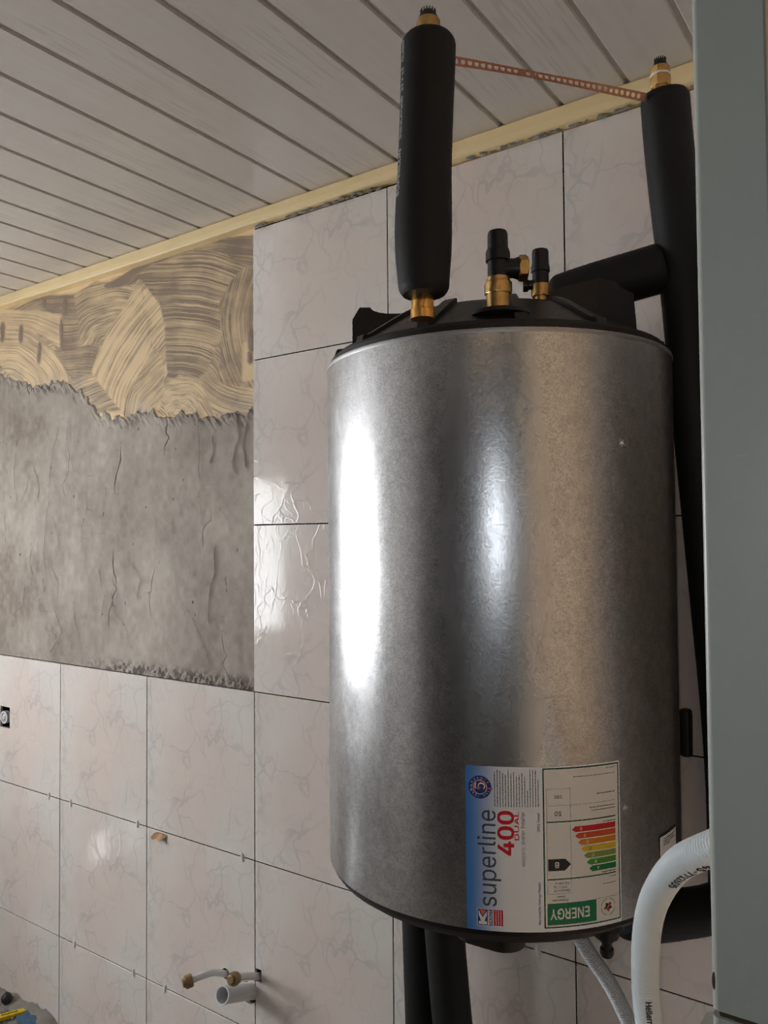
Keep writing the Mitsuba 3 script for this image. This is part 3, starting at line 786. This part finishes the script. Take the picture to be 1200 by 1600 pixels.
for i, (tip, t) in enumerate(((127.7, 119.0), (131.7, 111.0), (135.3, 102.9), (139.3, 94.7), (143.0, 86.6), (146.5, 78.4), (149.6, 70.3))):
    pr('arrow' + ('' if i == 0 else f'_{i:03d}'), [flat(sg.Polygon([(tip, t), (tip + 4.4, t - 3.4), (188, t - 3.4), (188, t + 3.4), (tip + 4.4, t + 3.4)]))], f'ar{i + 1}', 3)
    pr('arrow_letter' + ('' if i == 0 else f'_{i:03d}'), [txt('GFEDCBA'[i], 3.4, (tip + 14.0, t + 1.7), 180, True)], 'print_cream' if i != 3 else 'print_grey', 4)
pr('class_arrow', [flat(sg.Polygon([(97.6, 71.4), (118.5, 71.4), (126.0, 78.4), (118.5, 85.4), (97.6, 85.4)]))], 'print_black', 3)
pr('class_letter', [txt('B', 6.6, (111.6, 81.6), 180, True)], 'print_cream', 4)
pr('volume', [txt('50', 5.2, (115.4, 141.4), 180, True), txt('100', 3.8, (116.4, 160.6), 180, True)], 'print_black', 3)
sm = []
for (s1, s0, t, h) in ((187.6, 130.8, 181.6, .9), (188.5, 174.4, 188.4, .9), (187.1, 161.2, 159.0, 1.2), (187.9, 150.9, 143.2, 1.2), (187.9, 154, 139.6, 1.2), (188, 169.6, 124.4, 1.5), (187, 167.3, 64.2, 1.5), (187, 168.6, 50, .9), (187, 178, 57.4, 1.0)):
    sm += wordline(s1 - s0, True, (s1, t - h / 2), h)
pr('small_lines', sm, 'print_grey', 3)
labels[f'{LB}__small_lines'] = {'label': 'tiny printed lines', 'kind': 'stuff'}
labels[f'{LB}__small_print'] = {'label': 'block of tiny print', 'kind': 'stuff'}
pr('model_text', [txt('ESU 100-L', 2.5, (124.0, 57.8), 180, True), txt('(PTY) LTD', 2.5, (121.0, 53.4), 180, True), txt('Electrolux SA', 2.5, (124.4, 49.0), 180, True, 20), txt('Storage water', 2.5, (121.8, 37.8), 180, True, 20), txt('heater', 2.5, (118.0, 41.8), 180, True)], 'print_black', 3)
ST = (175.3, 21.6)
sp = [(ST[0] + (6.6 if i % 2 else 3.6) * math.cos(i * PI / 5 + 0.3), ST[1] + (6.6 if i % 2 else 3.6) * math.sin(i * PI / 5 + 0.3)) for i in range(10)]
pr('star', [flat(sg.Polygon(sp))], 'print_black', 3)
pr('star_cut', [flat(sg.LineString([(ST[0] - 5, ST[1] - 3), (ST[0] + 5, ST[1] + 3)]).buffer(0.5)), flat(sg.LineString([(ST[0] + 1, ST[1] + 5), (ST[0] - 1, ST[1] - 5)]).buffer(0.4)), flat(disc(ST, 1.2))], 'print_orange', 4)
sr = []
for i in range(44):
    a = i * 2 * PI / 44
    if i % 11 in (0, 10): continue
    sr.append(flat(sg.LineString([(ST[0] + 9.2 * math.cos(a), ST[1] + 9.2 * math.sin(a)), (ST[0] + 10.6 * math.cos(a), ST[1] + 10.6 * math.sin(a))]).buffer(0.35, cap_style='flat')))
pr('star_ring', sr, 'print_grey', 3)
# small sticker round the side (its square code is left out)
def wrap_side(m, lift):
    m = fine(m, 5); v = m.vertices
    th = math.radians(-11.6) + v[:, 0] / 1000 / HR
    r_ = HR + 0.0006 + (lift + v[:, 2]) / 1000
    return trimesh.Trimesh(np.stack([HX + r_ * np.cos(th), HY + r_ * np.sin(th), 1.190 + v[:, 1] / 1000], -1), m.faces, process=False)
put('water_heater__sticker', wrap_side(rect(0, 56, 0, 70), 0), 'print_black'); labels['water_heater__sticker'] = {'label': 'small black edged sticker low on the right side of the jacket'}
put('water_heater__sticker__face', wrap_side(rect(1.2, 55, 1.2, 67), 0.12), 'print_white')
put('water_heater__sticker__small_print', wrap_side(join(*[rect(10, 10 + w, 62 - i * 2.6, 63.2 - i * 2.6) for i, w in enumerate((38, 34, 40, 22))]), 0.24), 'print_grey')

# ------------------------------------------------------------------ valves on the cap
def valve(key, x, y, zb, label, parts):
    tag(key, label, 'valve')
    for name, m, mat, lab in parts:
        m.apply_translation([x, y, zb])
        put(f'{key}__{name}', m, mat, smooth=30)
        if lab: labels[f'{key}__{name}'] = {'label': lab}


def turned(m, axis, ang):
    m.apply_transform(trimesh.transformations.rotation_matrix(ang, axis)); return m


q = math.radians(36)
side = lambda prof, z: turned(lathe(prof, 32), [0, 1, 0], PI / 2).apply_transform(trimesh.transformations.rotation_matrix(q, [0, 0, 1])).apply_translation([0, 0, z])
valve('relief_valve', 1.698, -0.463, 1.930, 'tall black and brass safety valve, taller of two on the water heater', [
    ('base', lathe([(0, 0), (0.0155, 0), (0.0155, 0.0295), (0, 0.0295)], 40), 'brass', 'brass threaded base'),
    ('nut', join(hexnut(0.0185, 0.028, 0.0445, 0.002, 8), lathe([(0, 0.0445), (0.0155, 0.0445), (0.0150, 0.050), (0, 0.050)], 40)), 'brass', 'brass nut'),
    ('body', lathe([(0, 0.049), (0.0135, 0.049), (0.0135, 0.071), (0.0158, 0.072), (0.0158, 0.083), (0.0150, 0.086), (0.0133, 0.089), (0.0131, 0.104), (0.0128, 0.1085), (0.0115, 0.111), (0, 0.1115)], 48), 'black_valve', 'black body with a domed cap'),
    ('outlet', side([(0, 0.0), (0.0125, 0.0), (0.0125, 0.020), (0.0145, 0.026), (0.0145, 0.028), (0, 0.028)], 0.063), 'black_valve', 'black side outlet'),
    ('outlet_nut', turned(hexnut(0.0170, 0.026, 0.038, 0.002), [0, 1, 0], PI / 2).apply_transform(trimesh.transformations.rotation_matrix(q, [0, 0, 1])).apply_translation([0, 0, 0.063]), 'brass', 'brass nut on the side outlet')])
valve('vacuum_breaker', 1.714, -0.366, 1.960, 'small black and brass valve right of the taller one on the heater cap', [
    ('base', lathe([(0, 0), (0.0085, 0), (0.0085, 0.017), (0, 0.017)], 32), 'brass', 'brass threaded base'),
    ('nut', hexnut(0.0135, 0.0165, 0.0335, 0.002), 'brass', 'brass hexagon nut'),
    ('body', lathe([(0, 0.033), (0.0113, 0.033), (0.0113, 0.050), (0.0128, 0.051), (0.0128, 0.058), (0.0117, 0.061), (0.0114, 0.079), (0.0106, 0.0815), (0, 0.082)], 40), 'black_valve', 'black body'),
    ('outlet', turned(lathe([(0, 0), (0.0065, 0), (0.0065, 0.016), (0.009, 0.018), (0.009, 0.024), (0, 0.024)], 24), [0, 1, 0], PI / 2).apply_transform(trimesh.transformations.rotation_matrix(math.radians(205), [0, 0, 1])).apply_translation([0, 0, 0.034]), 'black_valve', None)])
put('water_heater__top_cap__recess', lathe([(0.018, 1.940), (0.040, 1.934), (0.043, 1.928), (0.018, 1.920)], 40, (1.698, -0.459, 0)), 'black_plastic', smooth=30)
put('water_heater__top_cap__boss', hexnut(0.018, 1.968, 1.990, 0.002, 8, 0.2, (1.640, -0.30, 0)), 'black_plastic', smooth=30)
put('water_heater__top_cap__boss_001', lathe([(0, 1.95), (0.021, 1.95), (0.021, 1.961), (0, 1.962)], 32, (1.714, -0.366, 0)), 'black_plastic', smooth=30)

# ------------------------------------------------------------------ insulated pipes
def foam_pipe(key, label, pts, radius, sides=40, n=160):
    P_ = Path(pts, n)
    s = np.unique(np.r_[np.linspace(0, 0.012, 8), np.linspace(0.012, P_.len - 0.012, n), np.linspace(P_.len - 0.012, P_.len, 8)])
    base = radius if callable(radius) else (lambda u: np.full(len(u), radius))
    rad = lambda u: base(u) - 0.0045 * np.clip(1 - u / 0.010, 0, 1) ** 2 - 0.0045 * np.clip(1 - (P_.len - u) / 0.010, 0, 1) ** 2
    tag(key, label, 'insulated pipe')
    put(f'{key}__insulation', tube(P_, rad, sides, True, s), 'foam', smooth=45)
    return P_, base


rL = lambda u: 0.0335 + 0.0016 * np.exp(-((u - 0.085) / 0.05) ** 2) - 0.0028 * np.clip(1 - u / 0.05, 0, 1) + 0.0004 * np.sin(u * 23)
PL, _ = foam_pipe('insulated_pipe', 'thick black foam insulated pipe rising from a copper fitting on the heater front', [(1.6455, -0.5600, 1.944), (1.6465, -0.5605, 2.05), (1.6520, -0.5610, 2.16), (1.6560, -0.5600, 2.262)], rL)
put('insulated_pipe__fitting', join(hexnut(0.0145, 1.926, 1.946, 0.0015, 8, 0.1, (1.6385, -0.5525, 0)), lathe([(0, 1.9165), (0.0150, 1.9165), (0.0150, 1.9275), (0.0135, 1.9285), (0, 1.9285)], 36, (1.6385, -0.5525, 0)), lathe([(0, 1.944), (0.011, 1.944), (0.011, 1.965), (0, 1.965)], 30, (1.6385, -0.5525, 0))), 'copper_fitting', smooth=30)
labels['insulated_pipe__fitting'] = {'label': 'shiny copper coloured fitting below the foam'}
top = (1.6555, -0.5600, 0)
put('insulated_pipe__top_nut', hexnut(0.0152, 2.258, 2.2860, 0.0022, 8, 0.3, top), 'brass', smooth=30); labels['insulated_pipe__top_nut'] = {'label': 'brass nut on the open top end'}
def plug(z0, x, y, r0):
    out = [lathe([(0, z0), (r0, z0), (r0 * 0.96, z0 + 0.003), (r0 * 0.75, z0 + 0.009), (r0 * 0.55, z0 + 0.012), (0, z0 + 0.0125)], 28)]
    for i in range(16):
        a = i * PI / 8
        out.append(trimesh.creation.cylinder(0.0008, 0.013, sections=6).apply_translation([r0 * 0.72 * math.cos(a), r0 * 0.72 * math.sin(a), z0 + 0.007]))
    return join(*out).apply_translation([x, y, 0])
put('insulated_pipe__end_plug', plug(2.2850, top[0], top[1], 0.0128), 'black_plastic', smooth=30); labels['insulated_pipe__end_plug'] = {'label': 'black plug in the end of the pipe'}
# pale lettering up its left side
ph = angle_to(PL, 0.2, (-0.50, -0.87, 0))
put('insulated_pipe__lettering', on_tube(join(text_mesh('SUPERLON', 0.0080, 0.0001), text_mesh('INSULATION', 0.006, 0.0001).apply_translation([0.070, 0, 0]), text_mesh('22 x 13', 0.006, 0.0001).apply_translation([0.128, 0, 0]), text_mesh('CLASS 1', 0.006, 0.0001).apply_translation([0.165, 0, 0])), PL, rL, 0.117, ph, 1, 0.0002), 'pale_ink')

rR = lambda u: 0.0338 + 0.0003 * np.sin(u * 17)
PR, _ = foam_pipe('insulated_pipe_001', 'long leaning black foam insulated pipe between the water heater and the door frame', [(1.850, -0.232, 2.278), (1.8555, -0.217, 2.140), (1.8615, -0.202, 2.031), (1.8665, -0.182, 1.903), (1.8755, -0.128, 1.584), (1.882, -0.092, 1.370), (1.884, -0.078, 1.189), (1.8835, -0.076, 1.080)], rR, n=260)
rt = (1.8455, -0.236, 0)
put('insulated_pipe_001__top_nut', join(hexnut(0.0145, 2.287, 2.303, 0.0015, 6, 0.5, rt), hexnut(0.0140, 2.305, 2.3165, 0.0015, 6, 0.5, rt), lathe([(0, 2.27), (0.0115, 2.27), (0.0115, 2.29), (0, 2.29)], 30, rt)), 'brass', smooth=30); labels['insulated_pipe_001__top_nut'] = {'label': 'brass compression nuts on the top end'}
put('insulated_pipe_001__seal', lathe([(0, 2.3025), (0.0142, 2.3025), (0.0142, 2.3055), (0, 2.3055)], 30, rt), 'white_seal', smooth=30); labels['insulated_pipe_001__seal'] = {'label': 'white sealing ring between the nuts'}
put('insulated_pipe_001__end_plug', plug(2.316, rt[0], rt[1], 0.0105), 'black_plastic', smooth=30); labels['insulated_pipe_001__end_plug'] = {'label': 'black plug in the end of the pipe'}
foam_pipe('insulated_pipe_002', 'short black foam insulated branch pipe from the heater top to the leaning pipe', [(1.6850, -0.240, 2.008), (1.7220, -0.236, 2.015), (1.775, -0.226, 2.024), (1.840, -0.210, 2.036)], 0.0360)
foam_pipe('insulated_pipe_003', 'short black foam insulated pipe running under the heater from the foot of the leaning pipe', [(1.8835, -0.082, 1.092), (1.868, -0.112, 1.088), (1.836, -0.180, 1.096), (1.805, -0.242, 1.108), (1.785, -0.275, 1.122)], 0.034)
foam_pipe('insulated_pipe_004', 'left of the two black foam insulated pipes below the heater', [(1.3300, -0.100, 1.150), (1.3315, -0.100, 0.95), (1.3360, -0.096, 0.70), (1.337, -0.095, FL + 0.001)], 0.034)
foam_pipe('insulated_pipe_005', 'right of the two black foam insulated pipes below the heater', [(1.4120, -0.150, 1.150), (1.4130, -0.148, 0.98), (1.4185, -0.142, 0.86), (1.4265, -0.130, 0.70), (1.430, -0.125, FL + 0.001)], 0.0355)

# perforated copper strap tying the two pipes
def strap():
    A, B = np.array([1.672, -0.530, 2.2445]), np.array([1.832, -0.262, 2.2655])
    L = np.linalg.norm(B - A)
    w, pitch, hr = 0.0115, 0.0098, 0.0033
    n = int(L / pitch)
    pg = sg.box(0, -w / 2, L, w / 2)
    for i in range(n):
        if i in (10,): continue
        pg = pg.difference(sg.Point((i + 0.6) * pitch, 0).buffer(hr, quad_segs=5))
    m = trimesh.creation.extrude_polygon(pg, 0.0009, engine='earcut')
    m = fine(m, 0.012)
    v = m.vertices
    t = v[:, 0] / L
    sag = 0.0025 * 4 * t * (1 - t) * (1 - 0.35 * t)
    tw = 0.35 * np.sin(t * PI * 1.3) - 0.10
    d = (B - A) / L
    side = np.cross([0, 0, 1], d); side /= np.linalg.norm(side)
    upv = np.array([0, 0, 1.0])
    c, s_ = np.cos(tw)[:, None], np.sin(tw)[:, None]
    p = A + v[:, :1] * d + upv * (-sag * -1)[:, None] + v[:, 1:2] * (upv * c + side * s_) + v[:, 2:3] * (side * c - upv * s_)
    return trimesh.Trimesh(p, m.faces, process=False)


put('perforated_strap', strap(), 'copper_strap')
tag('perforated_strap', 'perforated copper strap tied between the tops of the two insulated pipes', 'metal strap')
bl = Path([(PL.at(np.array([0.298]))[0][0] + 0.0345 * np.array([math.cos(a), math.sin(a), 0])) for a in np.linspace(0.75, 3.5, 16)], 40)
def band(path, w=0.0125):
    v = np.vstack([path.p + [0, 0, w / 2], path.p - [0, 0, w / 2], path.p * 1 + [0, 0, w / 2], path.p - [0, 0, w / 2]])
    n = len(path.p); i = np.arange(n - 1)
    f = np.vstack([np.stack([i, i + n, i + n + 1], 1), np.stack([i, i + n + 1, i + 1], 1)])
    return trimesh.Trimesh(v[:2 * n], f, process=False)
put('perforated_strap__loop', band(bl), 'copper_strap')

# ------------------------------------------------------------------ conduits
S1PT, S2PT = (1.9826, -0.6293, 1.3634), (1.877, -0.472, 1.136)
CP = Path([(1.895, -0.385, 0.880), (1.8824, -0.4285, 1.0048), (1.8750, -0.4617, 1.0914), (1.8798, -0.4862, 1.1746), (1.8901, -0.5054, 1.2269), (1.9129, -0.5404, 1.2793), (1.9430, -0.5822, 1.3244), (1.9826, -0.6293, 1.3634), (2.0151, -0.6438, 1.3838), (2.040, -0.648, 1.391)], 500, up=(0, -1, 0))
smooth_side = lambda u: np.ones_like(u)
pitch = 0.0034
sC = np.linspace(0, CP.len, int(CP.len / pitch * 8))
RC = 0.0142
tag('corrugated_conduit', 'white corrugated conduit curving out from behind the door frame past the heater', 'conduit')
put('corrugated_conduit__hose', tube(CP, lambda u: RC + 0.0009 * np.cos(u / pitch * 2 * PI), 40, True, sC), 'white_pvc', smooth=60)
def near_s(path, p): return path.s[np.argmin(np.linalg.norm(path.p - np.array(p), axis=1))]
rT = lambda u: np.full(len(u), RC + 0.00092)
see = np.array([0.35, -0.93, 0.12])
s1 = near_s(CP, S1PT)
t1 = text_mesh('45-7712605', 0.0066, 0.0001, True)
t1.apply_scale([0.098 / t1.bounds[1][0], 1.15, 1])
put('corrugated_conduit__lettering', on_tube(t1, CP, rT, s1 + 0.004, angle_to(CP, s1 - 0.03, see) + 0.22, -1, 0.0002), 'black_ink')
s2 = near_s(CP, S2PT)
t2 = text_mesh('HellermannTyton', 0.0068, 0.0001, True)
put('corrugated_conduit__lettering_001', on_tube(t2, CP, rT, s2, angle_to(CP, s2 - 0.02, see) - 0.10, -1, 0.0002), 'black_ink')
GP = Path([(1.738, -0.342, 1.150), (1.747, -0.331, 1.090), (1.766, -0.304, 1.041), (1.783, -0.278, 0.986), (1.803, -0.248, 0.909), (1.822, -0.215, 0.800)], 400)
sG = np.linspace(0, GP.len, int(GP.len / 0.0046 * 8))
put('corrugated_conduit_001', tube(GP, lambda u: 0.0100 + 0.0009 * np.clip(1.6 * np.cos(u / 0.0046 * 2 * PI), -1, 1), 32, True, sG), 'grey_pvc', smooth=50)
tag('corrugated_conduit_001', 'grey corrugated conduit slanting down from under the water heater', 'conduit')

# ------------------------------------------------------------------ pipe stubs through the lower tiles
def stub(key, pts, r_, label, cap_dir):
    P_ = Path(pts, 40)
    tag(key, label, 'water pipe')
    put(f'{key}__pipe', tube(P_, r_, 24), 'grey_pipe', smooth=40)
    e, d = P_.p[-1], P_.t[-1]
    m = join(hexnut(0.0150, -0.006, 0.012, 0.003, 8), lathe([(0, 0.010), (0.010, 0.010), (0.010, 0.0155), (0.008, 0.017), (0, 0.017)], 24))
    m.apply_transform(trimesh.geometry.align_vectors([0, 0, 1], d)); m.apply_translation(e)
    put(f'{key}__cap', m, 'old_brass', smooth=30)
    labels[f'{key}__cap'] = {'label': 'dull brass end cap'}


stub('capped_pipe', [(0.699, 0.012, 0.579), (0.703, -0.020, 0.595), (0.709, -0.050, 0.611), (0.713, -0.085, 0.621), (0.704, -0.115, 0.620)], 0.0078, 'pale capped water pipe bending left out of the tiles, left of two', None)
stub('capped_pipe_001', [(0.806, 0.012, 0.606), (0.810, -0.012, 0.617), (0.820, -0.050, 0.637), (0.828, -0.092, 0.653)], 0.0082, 'pale capped water pipe out of the notch in the tiles, right of two', None)
put('drain_pipe', pipe_wall(Path([(0.785, 0.014, 0.564), (0.788, -0.02, 0.578), (0.795, -0.10, 0.609)], 20), 0.0195, 0.0165, 36), 'grey_pipe', smooth=40)
tag('drain_pipe', 'short open grey waste pipe sticking out of the tiles below the capped pipes', 'waste pipe')

# tile spacers left in the joints, scrap of cardboard
sps = [(-0.055, 0.8785), (0.056, 0.8775), (0.362, 0.8785), (0.759, 0.8780), (0.078, 0.4785), (0.347, 0.4785), (0.476, 0.4780), (1.526, 0.8780)]
spl = ['upper joint below the grey pipe end', 'upper joint, just right of the leftmost upright joint', 'upper joint, left of the brown scrap', 'upper joint, near the upright joint left of the heater',
       'lower joint, leftmost', 'lower joint, middle of three', 'lower joint, left of the capped pipes', 'joint beneath the heater']
for i, (x, z) in enumerate(sps):
    m = join(cbox(x - 0.0022, x + 0.0022, -0.0035, 0.004, z - 0.010, z + 0.010, .0005), cbox(x - 0.007, x + 0.007, -0.0012, 0.004, z - 0.0013, z + 0.0013, .0003))
    m.apply_transform(trimesh.transformations.rotation_matrix(0.12 * (-1) ** i, [0, 1, 0], [x, 0, z]))
    k_ = numbered('tile_spacer', i)
    put(k_, m, 'spacer_white')
    tag(k_, 'white tile spacer in the ' + spl[i], 'tile spacer', 'tile spacers in the wall joints')
def scrap():
    pg = sg.Polygon([(-0.026, -0.004), (-0.022, 0.006), (-0.010, 0.010), (0.012, 0.011), (0.026, 0.008), (0.020, 0.000), (0.010, -0.008), (-0.008, -0.006), (-0.018, -0.010)])
    m = fine(trimesh.creation.extrude_polygon(pg, 0.0012, engine='earcut'), 0.006)
    v = m.vertices.copy()
    z_ = v[:, 1] * 0.9
    out = -0.006 - v[:, 2] - 0.014 * np.clip((0.010 - v[:, 1]) / 0.02, 0, 1) ** 1.3 - 0.003 * np.sin(v[:, 0] * 160)
    return trimesh.Trimesh(np.stack([0.458 + v[:, 0], np.minimum(out + 0.006, -0.0006), 0.8650 + z_], -1), m.faces, process=False)
put('cardboard_scrap', scrap(), 'cardboard'); tag('cardboard_scrap', 'torn brown scrap of cardboard caught in a tile joint', 'cardboard')

# ------------------------------------------------------------------ rubble in the lower left corner
r = np.random.default_rng(21)
def mortar_bank():
    xs, ys = np.linspace(-0.60, 0.06, 133), np.linspace(-0.32, 0.0, 65)
    X, Y = np.meshgrid(xs, ys)
    n = npfbm(np.stack([X * 22, Y * 22, X * 0], -1), 4, 3)
    h = (0.004 + 0.022 * np.exp(-((Y + 0.0) / 0.045) ** 2)) * (0.35 + 1.2 * n) * np.clip((0.05 - X) / 0.08, 0, 1) * np.clip((X + 0.6) / 0.1, 0, 1) * np.clip((Y + 0.32) / 0.1, 0, 1)
    V = np.stack([X, Y, FL + h - 0.001], -1).reshape(-1, 3)
    nx = len(xs)
    i, j = np.meshgrid(np.arange(len(ys) - 1), np.arange(nx - 1), indexing='ij')
    a = i * nx + j
    qd = np.stack([a, a + 1, a + nx + 1, a + nx], -1).reshape(-1, 4)
    return trimesh.Trimesh(V, np.vstack([qd[:, [0, 1, 2]], qd[:, [0, 2, 3]]]), process=False)
def crumbs(n, x0, x1, y0, y1, smin, smax):
    out = []
    for i in range(n):
        b = trimesh.creation.icosphere(1, 1.0)
        b.vertices *= r.uniform(0.7, 1.25, (len(b.vertices), 1))
        s = r.uniform(smin, smax)
        b.apply_scale([s * r.uniform(.8, 1.5), s * r.uniform(.8, 1.3), s * .8])
        b.apply_translation([r.uniform(x0, x1), r.uniform(y0, y1), FL + s * 0.7 + 0.006])
        out.append(b)
    return out
put('mortar_rubble', join(mortar_bank(), *crumbs(120, -0.45, 0.05, -0.11, -0.006, 0.002, 0.008)), 'floor_screed')
tag('mortar_rubble', 'bank of dry mortar crumbs along the foot of the tiled wall', 'rubble', kind='stuff')
put('black_ball', lathe([(0, -0.0165), (0.008, -0.0148), (0.0145, -0.008), (0.0168, 0), (0.0145, 0.008), (0.008, 0.0148), (0.005, 0.018), (0, 0.0185)], 28, (-0.222, -0.034, FL + 0.0275)), 'dark_rubber', smooth=True)
tag('black_ball', 'small round black knob lying on the mortar rubble', 'knob')
sl = to_tri(to_man(rbox((0.085, 0.022, 0.012), 0.003)) - m3.Manifold.cube([0.045, 0.007, 0.03], True))
put('yellow_scraper', sl.apply_transform(trimesh.transformations.rotation_matrix(math.radians(65), [0, 0, 1])).apply_translation([-0.155, -0.062, FL + 0.014]), 'yellow', smooth=35)
tag('yellow_scraper', 'slotted yellow plastic tool lying on the mortar rubble', 'tool')
def rag():
    xs = np.linspace(-0.04, 0.04, 40); X, Y = np.meshgrid(xs, xs * 0.6)
    h = 0.008 + 0.010 * npfbm(np.stack([X * 60, Y * 60, X * 0], -1), 3, 2)
    V = np.stack([X + 0.004 * np.sin(Y * 200), Y, h], -1).reshape(-1, 3); n = 40
    i, j = np.meshgrid(np.arange(n - 1), np.arange(n - 1), indexing='ij'); a = i * n + j
    qd = np.stack([a, a + 1, a + n + 1, a + n], -1).reshape(-1, 4)
    return trimesh.Trimesh(V, np.vstack([qd[:, [0, 1, 2]], qd[:, [0, 2, 3]]]), process=False).apply_translation([-0.085, -0.045, FL + 0.004])
put('blue_rag', rag(), 'blue_cloth', smooth=True); tag('blue_rag', 'crumpled dark blue plastic scrap beside the yellow tool', 'rag')
